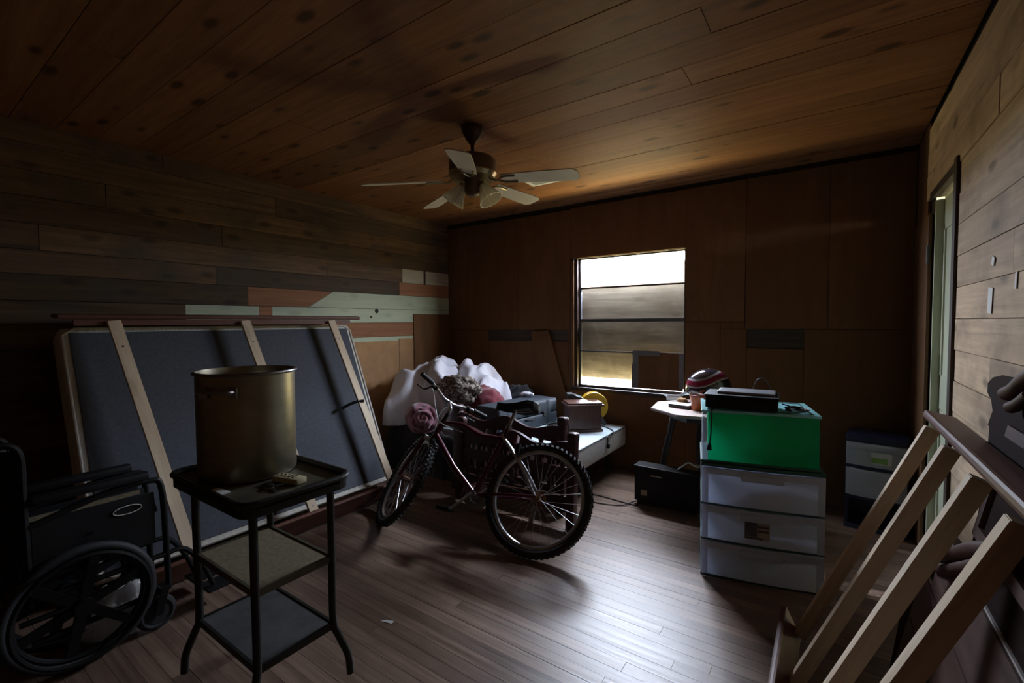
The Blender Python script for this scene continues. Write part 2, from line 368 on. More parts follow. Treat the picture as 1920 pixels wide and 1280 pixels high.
# left wall boards along y
zs = [H, 2.351, 2.206, 2.061, 1.911, 1.765, 1.63, 1.482, 1.349, 1.207]
while zs[-1] > .16: zs.append(zs[-1]-.142)
zs.append(0.004)
YE = YB
rows = {  # row: list of (y0, y1, material, slant)
 0: [(YF, 1.2, 'wall_weathered'), (1.2, YE, 'wall_weathered')], 1: [(YF, 1.95, 'wall_weathered'), (1.95, YE, 'wall_weathered')],
 2: [(YF, .9, 'wall_weathered'), (.9, 2.879, 'wall_weathered'), (2.879, YE, 'wall_weathered')], 3: [(YF, 1.55, 'wall_weathered'), (1.55, YE, 'wall_weathered')],
 4: [(YF, .6, 'wall_weathered'), (.6, 2.397, 'wall_weathered'), (2.397, 3.264, 'wall_weathered'), (3.264, 3.57, 'pale_chip'), (3.60, YE, 'pale_chip')],
 5: [(YF, 1.5, 'wall_weathered'), (1.5, 3.22, 'wall_weathered'), (3.22, YE, 'wall_orange')],
 6: [(YF, 1.72, 'wall_weathered'), (1.72, 2.22, 'wall_orange'), (2.22, YE, 'mint_paint')],
 7: [(YF, .15, 'wall_weathered'), (.15, 1.30, 'wall_weathered'), (1.30, 1.80, 'mint_paint'), (1.80, 1.90, 'wall_orange'), (1.90, YE, 'mint_paint')],
 8: [(YF, .22, 'wall_weathered'), (.22, .42, 'mint_paint'), (.42, 1.6, 'wall_weathered'), (1.6, YE, 'wall_orange')], 9: [(YF, 2.1, 'wall_weathered'), (2.1, YE, 'mint_paint')]}
for i in range(len(zs)-1):
    for (a, b, m) in rows.get(i, [(YF, rnd.uniform(.5, 2.5), 'wall_weathered'), (None, YE, 'wall_weathered')]):
        if a is None: a = prev
        prev = b
        if i == 6 and m == 'mint_paint':   # slanted end of the painted board
            z0, z1 = zs[7]+.003, zs[6]
            centred(MB().prism([(XL, 2.215, z0), (XL, b, z0), (XL, b, z1), (XL, 2.455, z1)], (-.019, 0, 0)), 'wall_board', m, wall_left); continue
        if i == 6 and m == 'wall_orange':
            z0, z1 = zs[7]+.003, zs[6]
            centred(MB().prism([(XL, a, z0), (XL, 2.21, z0), (XL, 2.45, z1), (XL, a, z1)], (-.019, 0, 0)), 'wall_board', m, wall_left); continue
        plank(wall_left, 'wall_board', m, (XL-.019, a+.001, zs[i+1]+.003), (XL+rnd.uniform(-.001, .002), b-.002, zs[i]))
plank(wall_left, 'cardboard_panel', 'cardboard_tan', (XL+.003, 2.35, .02), (XL+.008, 3.195, 1.165))
plank(wall_left, 'cardboard_panel', 'cardboard_tan', (XL+.003, 3.20, .02), (XL+.008, 3.397, 1.185))
plank(wall_left, 'hardboard_panel', 'hardboard', (XL+.004, 3.405, .01), (XL+.012, YB-.004, 1.44))
for (yy_, zz_, r_) in ((2.927, 1.464, .022), (2.86, 1.405, .012)):
    tag(centred(MB().cyl((XL+.0015, yy_, zz_), (XL+.0030, yy_, zz_), r_, 14), 'knot_hole', 'wall_core', wall_left))
# right wall boards
z = H; i = 0
step = .1355; ztops = [1.2065+step*k for k in range(9, -10, -1)]
for k, zt in enumerate(ztops):
    if zt-step > H: continue
    z1 = min(H, zt); z0 = max(.003, zt-step+.003)
    if z1 < .02: break
    j = [1.55, .7, 2.2, 1.1, 1.72, .3, 2.0][k % 7]
    yend = DY0-.06 if z0 < DZ-.02 else DY1+.15
    for a, b in ((YF, j), (j+.002, yend)): plank(wall_right, 'wall_board', 'wall_pale', (XR+rnd.uniform(-.002, .002), a, z0), (XR+.019, b, z1))
plank(wall_right, 'hardboard_panel', 'hardboard', (XR-.002, DY1+.03, .01), (XR+.012, YB-.003, 1.93))
plank(wall_right, 'hardboard_panel', 'hardboard', (XR+.004, DY1+.152, 1.935), (XR+.014, YB-.003, H))
for (px, py, pw, ph, tl) in ((1856, 563, .050, .088, .1), (1862, 489, .028, .03, .4), (1905, 525, .016, .05, .1)):
    c = XX(px, py, XR-.0035); M = Matrix.Rotation(tl, 3, 'X')
    o = centred(MB().box(c, (.0012, pw, ph), M), 'paper_scrap', 'white_paper')
    tag(o, {1856: 'larger torn white paper scrap stuck on the pale board wall', 1862: 'small triangular white paper scrap on the pale board wall', 1905: 'thin narrow paper sliver on the pale board wall'}[px], 'paper', 'paper scraps on the board wall')
# door in the right wall
door = tag(bpy.data.objects.new('door_1', None), kind='structure'); COL.objects.link(door); door.location = (XR+.06, (DY0+DY1)/2, 0)
MB().b2((XR+.045, DY0+.012, .01), (XR+.085, DY1-.012, DZ-.012)).build('door_slab', 'door_paint', door, world=True)
for z0, z1 in ((.18, .86), (1.02, 1.84)):
    fr = MB()
    for a, b in (((XR+.038, DY0+.10, z0), (XR+.0455, DY0+.125, z1)), ((XR+.038, DY1-.125, z0), (XR+.0455, DY1-.10, z1)), ((XR+.038, DY0+.10, z0), (XR+.0455, DY1-.10, z0+.025)), ((XR+.038, DY0+.10, z1-.025), (XR+.0455, DY1-.10, z1))): fr.b2(a, b)
    fr.build('panel_moulding', 'door_paint', door, world=True)
MB().b2((XR+.010, DY1-.055, 0), (XR+.0445, DY1-.035, DZ)).build('stop_bead', 'door_paint', door, world=True)
MB().b2((XR+.015, DY1-.034, 0), (XR+.0445, DY1-.001, DZ)).build('door_stile_trim', 'door_paint', door, world=True)
for zc in (1.70, .30):
    hg = MB().box((XR-.006, DY1+.012, zc), (.006, .034, .09)).cyl((XR-.012, DY1-.006, zc-.05), (XR-.012, DY1-.006, zc+.05), .006, 10); hg.build('hinge', 'alu_grey', door, world=True)
t1 = tag(MB().b2((XR-.012, DY0-.055, .0), (XR+.018, DY0-.001, DZ+.05)).build('trim_1', 'dark_trim'), kind='structure')
t2 = tag(centred(MB().b2((XR-.010, DY1+.004, 0), (XR+.004, DY1+.030, 1.93)), 'trim_2', 'brown_trim'), kind='structure')
t3 = tag(MB().b2((XR-.006, DY0-.001, DZ), (XR+.018, DY1+.02, DZ+.04)).build('trim_3', 'dark_trim'), kind='structure')

# back wall hardboard panels (window opening and two torn-out strips stay open)
YP = (YB, YB+.009); TOPZ = H-.035
def panel(x0, x1, z0, z1, m='hardboard'): plank(wall_back, 'hardboard_panel', m, (x0+.0015, YB+rnd.uniform(0, .0015), z0+.0015), (x1-.0015, YB+.0115, z1-.0015))
plank(wall_back, 'lath_board', 'dark_lath', (-3.10, YB+.0105, 1.13), (-2.07, YB+.0119, 1.28))
plank(wall_back, 'lath_board', 'dark_lath', (-.55, YB+.0105, 1.12), (-.13, YB+.0119, 1.20)); plank(wall_back, 'lath_board', 'dark_lath', (-.55, YB+.0105, 1.202), (-.13, YB+.0119, 1.30))
for a, b in ((XL, -3.30), (-3.30, -2.68), (-2.68, WX0-.025)): panel(a, b, 1.264, TOPZ-.01)
panel(XL, -3.082, 0, 1.262); panel(-3.082, -2.385, 0, 1.150); panel(-2.383, -2.094, 0, 1.150); panel(-2.094, WX0-.025, 0, 1.262)
panel(WX0-.025, WX1+.006, WZ1+.004, TOPZ); panel(WX0-.025, WX1+.006, 0, WZ0-.03)
for a, b in ((WX1+.006, -.545), (-.543, -.01), (-.01, XR)): panel(a, b, 1.335 if a < -.6 else 1.278, TOPZ)
panel(WX1+.006, -.72, 0, 1.333); panel(-.72, -.529, 0, 1.276); panel(-.529, -.151, 0, 1.129); panel(-.151, XR, 0, 1.276); panel(-.72, -.545, 1.278, 1.333)

# window
win = tag(bpy.data.objects.new('window_1', None), kind='structure'); COL.objects.link(win); win.location = ((WX0+WX1)/2, YB+.06, WZ0)
yw0, yw1 = YB+.045, YB+.075
rails = (WZ0+.012, 1.063, 1.356, 1.666, WZ1-.008)
fr = MB().b2((WX0+.045, yw0, WZ0), (WX0+.065, yw1, WZ1)).b2((WX1-.014, yw0, WZ0), (WX1, yw1, WZ1)).b2((WX0+.045, yw0, WZ0), (WX1, yw1, WZ0+.022)).b2((WX0+.045, yw0, WZ1-.012), (WX1, yw1, WZ1))
fr.build('window_frame', 'alu_grey', win, world=True)
for zc, th in ((1.063, .012), (1.356, .030), (1.666, .014)):
    MB().b2((WX0+.065, yw0-.004, zc-th/2), (WX1-.014, yw1+.002, zc+th/2)).build('sash_rail', 'alu_grey', win, world=True)
for k in range(4):
    MB().b2((WX0+.065, YB+.059, rails[k]+.008), (WX1-.014, YB+.061, rails[k+1]-.008)).build('window_pane', 'window_glass', win, world=True)
centred(MB().b2((WX0-.018, YB-.008, WZ0-.03), (WX0+.012, YB+.085, WZ1-.02)), 'jamb_board', 'brown_trim', win)
centred(MB().b2((WX0+.013, YB+.01, WZ0), (WX0+.044, YB+.085, WZ1)), 'jamb_strip', 'dark_trim', win)
centred(MB().b2((WX0-.02, YB-.012, WZ0-.035), (WX1+.002, YB+.085, WZ0-.001)), 'window_sill', 'dark_trim', win)
# cardboard patch taped into the lowest pane
px0, px1, pz0, pz1 = -1.425, -1.016, .742, 1.058
patch = thing('cardboard_patch', 'brown cardboard square taped over the lower corner of the window', 'cardboard', ((px0+px1)/2, YB+.05, pz0))
MB().b2((px0, YB+.034, pz0), (px1, YB+.039, pz1)).build('cardboard_sheet', 'hardboard', patch, world=True)
for a, b, tl in (((px0-.030, pz0+.0), (px0+.022, pz1-.02), 0), ((px0-.035, pz1-.02), (px0+.21, pz1+.025), 0), ((px1-.035, pz0+.02), (px1+.006, pz1+.012), 0), ((px0-.040, pz0+.0), (px0-.028, pz0+.22), 0)):
    MB().b2((a[0], YB+.0305, a[1]), (b[0], YB+.0335, b[1])).build('tape_strip', 'duct_tape', patch, world=True)
# plywood nailed up outside; gaps over and under it
for nm, (x0, x1, z0, z1, yo), lb in (('plywood_board', (-2.35, -.62, 1.56, 1.895, .36), 'narrow upper plywood board outside the window under the glaring gap'), ('plywood_board', (-2.35, -.62, 1.365, 1.668, .125), 'brown plywood board outside the second window pane from the top'), ('plywood_board', (-2.35, -.62, .80, 1.36, .128), 'lowest plywood board outside the window, glowing at its foot')):
    pb = tag(centred(MB().b2((x0, YB+yo, z0), (x1, YB+yo+.015, z1)), nm, 'plywood'), lb, 'board', 'plywood nailed over the window')
    for xs in (x0+.04, x1-.04): centred(MB().b2((xs-.02, YB+.0915, max(z0+.02, 1.69) if yo > .3 else z0+.02), (xs+.02, YB+yo-.0005, z1-.02)), 'spacer_block', 'plywood', pb)

# ------------------------------------------------------------------ leaning slatted bed bases
def bed_base(label, rail_top, rail_bot, slats, mat_rail, sgn, ya, yb, slope_n):
    """rail_top/rail_bot: (x,z) anchor of slat ends; slats: list of (y_top,y_bottom); rails run along y"""
    t = thing('slatted_bed_base', label, 'bed base', (rail_bot[0], (ya+yb)/2, 0))
    nx, nz = slope_n
    for (x, z), wid, nm in ((rail_top, .135, 'side_rail'), (rail_bot, .135, 'side_rail')):
        p = Vector((x+nx*wid*.38, ya, z+nz*wid*.38)); q = Vector((x+nx*wid*.38, yb, z+nz*wid*.38))
        MB().rbox((p+q)/2, (wid, yb-ya, .026), .008, Matrix(((nx, 0, -nz), (0, 1, 0), (nz, 0, nx)))).build(nm, mat_rail, t, world=True)
    return t
def slats_for(t, pts, wd=.062, th=.02):
    for (p, q) in pts:
        p, q = Vector(p), Vector(q); c = (p+q)/2
        mb = MB().obox(p-c, q-c, wd, th, (p-q).cross(Vector((0, 1, 0))))
        # grain axis is z: orient the object instead of the mesh
        L = (p-q).length; z = (p-q).normalized(); x = Vector((0, 1, 0)); x = (x-z*x.dot(z)).normalized(); yv = z.cross(x)
        o = MB().box((0, 0, 0), (wd, th, L)).build('slat', 'slat_pine', t, bevel=.002)
        o.location = c-t.location; o.rotation_euler = Matrix((x, yv, z)).transposed().to_euler()
        for s_ in (-.5+.09/L, .5-.16/L):
            sc = MB().cyl((0, -th/2-.0015, s_*L), (0, -th/2+.002, s_*L), .0065, 10).build('screw', 'steel_dull', o)
# left base, leaning on the box spring
tb = thing('slatted_bed_base', 'slatted bed base leaning over the grey box spring, three pale slats', 'bed base', (-2.75, 1.55, 0))
ct, st = .88, .47
def rail(t, cx, cz, ya, yb, ang, wid=.14, th=.026, mat='rail_dark', xa=0, xb=0):
    M = Matrix.Rotation(ang, 3, 'Y')
    o = MB().rbox((0, 0, 0), (wid, yb-ya, th), .009, M).build('side_rail', mat, t); o.location = Vector((cx, (ya+yb)/2, cz))-t.location; return o
rail(tb, -3.415, 1.392, .60, 2.49, R(3), .15)
rail(tb, -2.725, .075, .78, 2.42, R(-62), .14)
# pale cleat under the top rail
MB().b2((-3.352, .66, 1.340), (-3.328, 2.38, 1.372)).build('cleat', 'rail_dark', tb, world=True)
slats_for(tb, [((-3.318, .825, 1.365), (-2.735, .975, .06)), ((-3.318, 1.53, 1.365), (-2.745, 1.675, .06)), ((-3.318, 2.195, 1.365), (-2.75, 2.33, .06))])
MB().tube(smoothpath([(-3.02, 2.27, .73), (-3.06, 2.20, .72), (-3.10, 2.12, .68)], 5), .012, 8).build('strap', 'black_vinyl', tb, world=True)
# right base in the foreground
tr = thing('slatted_bed_base', 'slatted bed base leaning on the pale board wall, four pale slats', 'bed base', (.05, 1.6, 0))
rail(tr, .334, .987, .55, 2.235, R(14), .092, .028)
rail(tr, -.112, .070, .55, 2.205, R(66), .135, .026)
slats_for(tr, [((.306, yv, .955), (-.078, yv+.01, .045)) for yv in (2.165, 1.855, 1.535, 1.245)], .042, .042)

# ------------------------------------------------------------------ box spring leaning on the left wall
bs = thing('box_spring', 'dark grey box spring with off-white border leaning against the left wall', 'box spring', (-2.93, 1.55, 0))
a0 = Vector((-2.90, 0, .075)); a1 = Vector((-3.435, 0, 1.335)); d = (a1-a0).normalized(); nrm = Vector((d.z, 0, -d.x)); Lh = (a1-a0).length
Mb = Matrix((Vector((0, 1, 0)), d, nrm)).transposed()   # local: x=world y, y=up slope, z=outward normal
if Mb.determinant() < 0: pass
th = .17; cc = (a0+a1)/2 - nrm*th/2 + Vector((0, 1.53, 0))
MB().rbox(cc, (1.83, Lh, th), .035, Mb, 3).build('cover', 'ticking_white', bs, True, True)
MB().rbox(cc+nrm*(th/2-.001), (1.75, Lh-.075, .012), .004, Mb).build('fabric_face', 'ticking_grey', bs, False, True)
hw, hh = 1.83/2-.012, Lh/2-.012; pp = []
for (u, v) in ((-hw, -hh), (hw, -hh), (hw, hh), (-hw, hh)): pp.append(cc+Mb @ Vector((u, v, th/2)))
edge = []
for i in range(4): edge += [pp[i].lerp(pp[(i+1) % 4], t) for t in (.03, .25, .5, .75, .97)]
MB().tube(edge, .008, 8, True).build('piping', 'ticking_white', bs, True, True)

# ------------------------------------------------------------------ wheelchair
wr = R(2); wc = thing('wheelchair', 'folded black wheelchair with mag wheels parked beside the metal cart', 'wheelchair', (-2.50, .46, 0), wr)
# local: +y forward, +x camera side
Ry90 = Matrix.Rotation(R(90), 3, 'Y')
for sx in (.11, -.11):
    x = sx
    tyre = MB().torus(.222, .019, Ry90, (x, 0, .241), 56, 10).build('rear_wheel', 'rubber', wc, True)
    MB().torus(.195, .011, Ry90, (x, 0, .241), 48, 8).build('rim', 'black_plastic', tyre, True)
    ho = x+(.038 if sx > 0 else -.038)
    MB().torus(.205, .009, Ry90, (ho, 0, .241), 56, 8).build('hand_rim', 'black_metal', tyre, True)
    MB().cyl((x-.03, 0, .241), (x+.03, 0, .241), .032, 18).build('hub', 'black_plastic', tyre, True)
    for k in range(6):
        a = k*math.pi/3+.3; ca, sa = math.cos(a), math.sin(a)
        MB().obox((x, ca*.025, .241+sa*.025), (x, ca*.19, .241+sa*.19), .014, .034, (0, -sa, ca)).build('mag_spoke', 'black_plastic', tyre)
    xf = sx*.86
    fp = smoothpath([(xf, -.20, .92), (xf, -.15, .88), (xf, -.145, .70), (xf, -.14, .30)], 6)
    MB().tube(fp, .012, 8).build('back_post', 'black_metal', wc, True)
    MB().cyl((xf, -.30, .925), (xf, -.19, .915), .016, 10).build('push_handle', 'black_plastic', wc, True)
    MB().tube(smoothpath([(xf, -.14, .60), (xf, .10, .66), (xf, .235, .665), (xf, .275, .63), (xf, .285, .45), (xf, .29, .16)], 6), .0125, 10).build('arm_frame', 'black_metal', wc, True)
    MB().rbox((xf, .05, .695), (.05, .36, .035), .014).build('armrest_pad', 'black_vinyl', wc, True)
    MB().tube([(xf, -.14, .32), (xf, .285, .32)], .012, 8).build('seat_rail', 'black_metal', wc, True)
    MB().tube([(xf, -.14, .16), (xf, .285, .16)], .012, 8).build('lower_rail', 'black_metal', wc, True)
    MB().rbox((xf-.004*(1 if sx > 0 else -1), .06, .50), (.006, .38, .22), .003).build('side_panel', 'black_vinyl', wc)
    # caster and fork
    ca_ = MB().torus(.058, .017, Ry90, (xf, .24, .076), 28, 8); ca_.cyl((xf-.014, .24, .076), (xf+.014, .24, .076), .045, 16); ca_.build('caster_wheel', 'rubber', wc, True)
    MB().obox((xf-.024, .24, .07), (xf-.024, .27, .18), .006, .03, (0, 1, 0)).obox((xf+.024, .24, .07), (xf+.024, .27, .18), .006, .03, (0, 1, 0)).box((xf, .27, .18), (.056, .03, .012)).build('caster_fork', 'black_metal', wc)
    MB().tube(smoothpath([(xf, .29, .32), (xf, .36, .31), (xf, .43, .20), (xf, .47, .09)], 6), .011, 8).build('leg_rest', 'black_metal', wc, True)
    MB().rbox((xf-.02*sx/abs(sx), .50, .075), (.11, .13, .014), .005).build('foot_plate', 'black_plastic', wc)
MB().obox((.09, .02, .17), (-.09, .02, .52), .02, .012, (0, 1, 0)).obox((-.09, .035, .17), (.09, .035, .52), .02, .012, (0, 1, 0)).build('cross_brace', 'black_metal', wc)
seat = MB(); n = 8
for i in range(n): pass
seat.prism([(-.09, -.12, .52), (-.05, -.12, .60), (0, -.12, .46), (.05, -.12, .60), (.09, -.12, .52), (.05, -.12, .585), (0, -.12, .445), (-.05, -.12, .585)], (0, .38, 0)); seat.build('folded_seat', 'black_vinyl', wc)
bk = MB().prism([(-.09, -.15, .55), (-.05, -.24, .55), (.0, -.18, .55), (.05, -.24, .55), (.09, -.15, .55), (.05, -.225, .55), (0, -.165, .55), (-.05, -.225, .55)], (0, 0, .34)); bk.build('folded_backrest', 'black_vinyl', wc)
ring = [(.11*.86+.002, .155+.048*math.cos(a), .565+.017*math.sin(a)) for a in [2*math.pi*k/28 for k in range(28)]]
MB().tube(ring, .0022, 5, True).build('oval_badge', 'ticking_white', wc)
MB().box((.11*.86+.0015, .03, .628), (.002, .34, .018)).build('side_stripe', 'shelf_tan', wc)

# ------------------------------------------------------------------ cart, pot, small things
kx0, kx1, ky0, ky1 = -1.905, -1.475, .685, .955
cart = thing('utility_cart', 'three-tier dark metal utility cart standing on casters', 'cart', ((kx0+kx1)/2, (ky0+ky1)/2, 0))
tx0, tx1, ty0, ty1, tz = -1.945, -1.385, .618, .985, .795
def rr(x0, x1, y0, y1, r, n=5):
    out = []
    for cx, cy, a0_ in ((x1-r, y1-r, 0), (x0+r, y1-r, 90), (x0+r, y0+r, 180), (x1-r, y0+r, 270)):
        for k in range(n+1): a = R(a0_+90*k/n); out.append((cx+r*math.cos(a), cy+r*math.sin(a)))
    return out
tray = MB(); ol = rr(tx0, tx1, ty0, ty1, .05)
tray.prism([(x, y, tz) for x, y in ol], (0, 0, -.006)).build('tray', 'cart_tray', cart, world=True)
MB().tube([(x, y, tz+.012) for x, y in ol], .010, 8, True).build('tray_rim', 'cart_enamel', cart, True, True)
ap = MB(); n = len(ol)
for i in range(n):
    a, b = ol[i], ol[(i+1) % n]; ap.add([(a[0], a[1], tz+.012), (b[0], b[1], tz+.012), (b[0], b[1], tz-.03), (a[0], a[1], tz-.03)], [(0, 1, 2, 3)])
ap.build('tray_skirt', 'cart_enamel', cart, world=True)
for sx, sy, x, y in ((-1, -1, kx0, ky0), (1, -1, kx1, ky0), (1, 1, kx1, ky1), (-1, 1, kx0, ky1)):
    path = smoothpath([(x, y, tz-.004), (x, y, .5), (x, y, .26), (x+sx*.012, y+sy*.012, .20), (x+sx*.035, y+sy*.035, .12), (x+sx*.04, y+sy*.04, .05)], 5)
    lg = MB().tube(path, .0135, 10).build('leg', 'cart_enamel', cart, True, True)
    cx, cy = x+sx*.05, y+sy*.045
    ck = MB().torus(.014, .007, Matrix.Rotation(R(90), 3, 'X') , (cx, cy, .0215), 18, 8).cyl((cx, cy-.007, .0215), (cx, cy+.007, .0215), .013, 12); ck.build('caster', 'rubber', lg, True, True)
for zc, m in ((.495, 'shelf_tan'), (.245, 'shelf_grey')):
    sh = MB().b2((kx0+.004, ky0+.004, zc-.004), (kx1-.004, ky1-.004, zc)).build('shelf', m, cart, world=True)
    lp = MB()
    for a, b in (((kx0, ky0), (kx1, ky0)), ((kx1, ky0), (kx1, ky1)), ((kx1, ky1), (kx0, ky1)), ((kx0, ky1), (kx0, ky0))): lp.obox((a[0], a[1], zc-.008), (b[0], b[1], zc-.008), .010, .024)
    lp.build('shelf_frame', 'cart_enamel' if m == 'shelf_grey' else 'cart_tray', cart, world=True)
pc = Vector((-1.762, .812, tz+.001)); pr, phh = .160, .372
pot = thing('stock_pot', 'tall dull aluminium stock pot standing on the metal cart', 'pot', pc)
MB().lathe([(0, 0), (pr-.012, 0), (pr-.003, .004), (pr, .016), (pr, phh-.004), (pr+.007, phh), (pr+.007, phh+.005), (pr-.002, phh+.007), (pr-.004, phh-.01), (pr-.005, .012), (0, .010)], 56).build('body', 'pot_aluminium', pot, True)
MB().torus(pr+.004, .0055, None, (0, 0, phh+.002), 56, 8).build('rolled_rim', 'steel_dull', pot, True)
for ang in (R(140), R(-56)):
    M = rotz(ang); q = [M @ Vector(v) for v in ((pr, -.055, phh-.055), (pr+.035, -.05, phh-.05), (pr+.045, 0, phh-.048), (pr+.035, .05, phh-.05), (pr, .055, phh-.055))]
    hd = MB().tube(smoothpath(q, 5), .006, 8).build('handle', 'steel_dull', pot, True)
    for s_ in (-.05, .05): MB().rbox(M @ Vector((pr+.003, s_, phh-.058)), (.006, .03, .035), .002, M).build('handle_plate', 'steel_dull', hd)
rc = FL(536, 897, tz); rm = thing('remote_control', 'cream remote control lying on the metal cart tray', 'remote', (rc.x+.045, rc.y-.012, tz+.0005), R(14))
MB().rbox((0, 0, .011), (.115, .045, .021), .006).build('body', 'remote_cream', rm, True)
for i in range(5):
    for j in range(2): MB().rbox((-.04+i*.016, -.008+j*.016, .0225), (.008, .007, .003), .001).build('button', 'remote_keys', rm)
kc = FL(513, 908, tz); kb = thing('key_bunch', 'small dark bunch of keys beside the cream remote', 'keys', (kc.x+.035, kc.y-.03, tz+.0005))
MB().torus(.013, .0016, None, (0, 0, .006), 20, 6).build('ring', 'steel_dull', kb, True)
for k in range(3): a = k*1.3; MB().box((.028*math.cos(a), .028*math.sin(a), .004+.003*k), (.036, .010, .0025), rotz(a)).cyl((.016*math.cos(a), .016*math.sin(a), .003+.003*k), (.016*math.cos(a), .016*math.sin(a), .0055+.003*k), .010, 12).build('key', 'black_metal', kb)
nc = FL(420, 913, tz); tag(centred(MB().rbox((nc.x+.045, nc.y-.035, tz+.004), (.07, .035, .007), .002, rotz(R(6))), 'folded_paper', 'white_paper'), 'folded off-white paper tucked at the foot of the pot', 'paper')

# crumpled plastic bag behind the wheelchair wheel
def blob(name, mat, c, rad, amp=.2, freq=3, seed=0, sub=4, flat=None, parent=None, fold=None, label=None, cat=None, group=None, rot=0, sharp=False):
    bm = bmesh.new(); bmesh.ops.create_icosphere(bm, subdivisions=sub, radius=1); off = Vector((seed*7.1, seed*3.3, seed*5.7)); c = Vector(c); Mr = rotz(rot)
    for v in bm.verts:
        p = v.co.copy(); nn = noise.noise(p*freq+off)*amp
        r1 = 1-abs(noise.noise(p*freq*1.7+off*2)); nn += (r1-.75)*amp*(fold or .6)
        nn += noise.noise(p*freq*4+off)*amp*.25
        q = p*(1+nn); q = Vector((q.x*rad[0], q.y*rad[1], q.z*rad[2])); v.co = Mr @ q
    zmin = -rad[2]*(flat if flat is not None else .75)
    for v in bm.verts:
        if v.co.z < zmin: v.co.z = zmin
    me = bpy.data.meshes.new(name); bm.to_mesh(me); bm.free(); me.materials.append(MATS[mat])
    if not sharp: me.polygons.foreach_set('use_smooth', [True]*len(me.polygons))
    o = bpy.data.objects.new(name, me); COL.objects.link(o)
    if parent: o.parent = parent; o.location = c-parent.location
    else: o.location = c
    if flat is not None or True:
        pass
    if label: tag(o, label, cat, group)
    return o
bg = FL(300, 1187)
blob('plastic_bag', 'bag_plastic', (-2.50, .60, .092), (.052, .10, .12), .42, 2.4, 3, 4, .74, label='crumpled white plastic bag on the floor behind the wheelchair', cat='bag', fold=1.0)
ps = FL(725, 1166); tag(centred(MB().prism([(ps.x-.03, ps.y-.012, .0015), (ps.x+.03, ps.y+.004, .0015), (ps.x+.028, ps.y+.020, .004), (ps.x-.012, ps.y+.006, .0035)], (0, 0, .0008)), 'paper_scrap', 'white_paper'), 'small white paper scrap lying on the wooden floor', 'paper')

# ------------------------------------------------------------------ low bed
bed = thing('low_bed', 'low twin bed base with pale blue-grey top by the window', 'bed', (-2.5, 3.42, 0))
bx0, bx1, by0, by1 = -3.50, -1.49, 2.95, 3.93
MB().rbox(((bx0+bx1)/2, (by0+by1)/2, .315), (bx1-bx0, by1-by0, .17), .025, None, 3).build('box_mattress', 'bed_side', bed, True, True)
MB().rbox(((bx0+bx1)/2, (by0+by1)/2, .398), (bx1-bx0-.012, by1-by0-.012, .008), .003).build('top_cover', 'bed_top', bed, False, True)
pe = [(bx1-.003, by0+.02, .396), (bx1-.003, (by0+by1)/2, .398), (bx1-.003, by1-.02, .396)]
MB().tube(pe, .006, 6).build('piping', 'reel_grey', bed, True, True)
MB().b2((bx1-.004, 3.62, .235), (bx1+.001, 3.624, .39)).build('side_seam', 'reel_grey', bed, world=True)
bf = MB()
for a, b in (((bx0+.05, by0+.05, .205), (bx1-.05, by0+.08, .232)), ((bx0+.05, by1-.08, .205), (bx1-.05, by1-.05, .232)), ((bx0+.05, by0+.05, .205), (bx0+.08, by1-.05, .232)), ((bx1-.10, by0+.05, .205), (bx1-.07, by1-.05, .232))): bf.b2(a, b)
bf.build('bed_frame', 'black_metal', bed, world=True)
for x in (bx0+.12, bx1-.14):
    for yv in (by0+.08, by1-.08): MB().cyl((x, yv, 0), (x, yv, .21), .018, 10).build('leg', 'black_metal', bed, True, True)

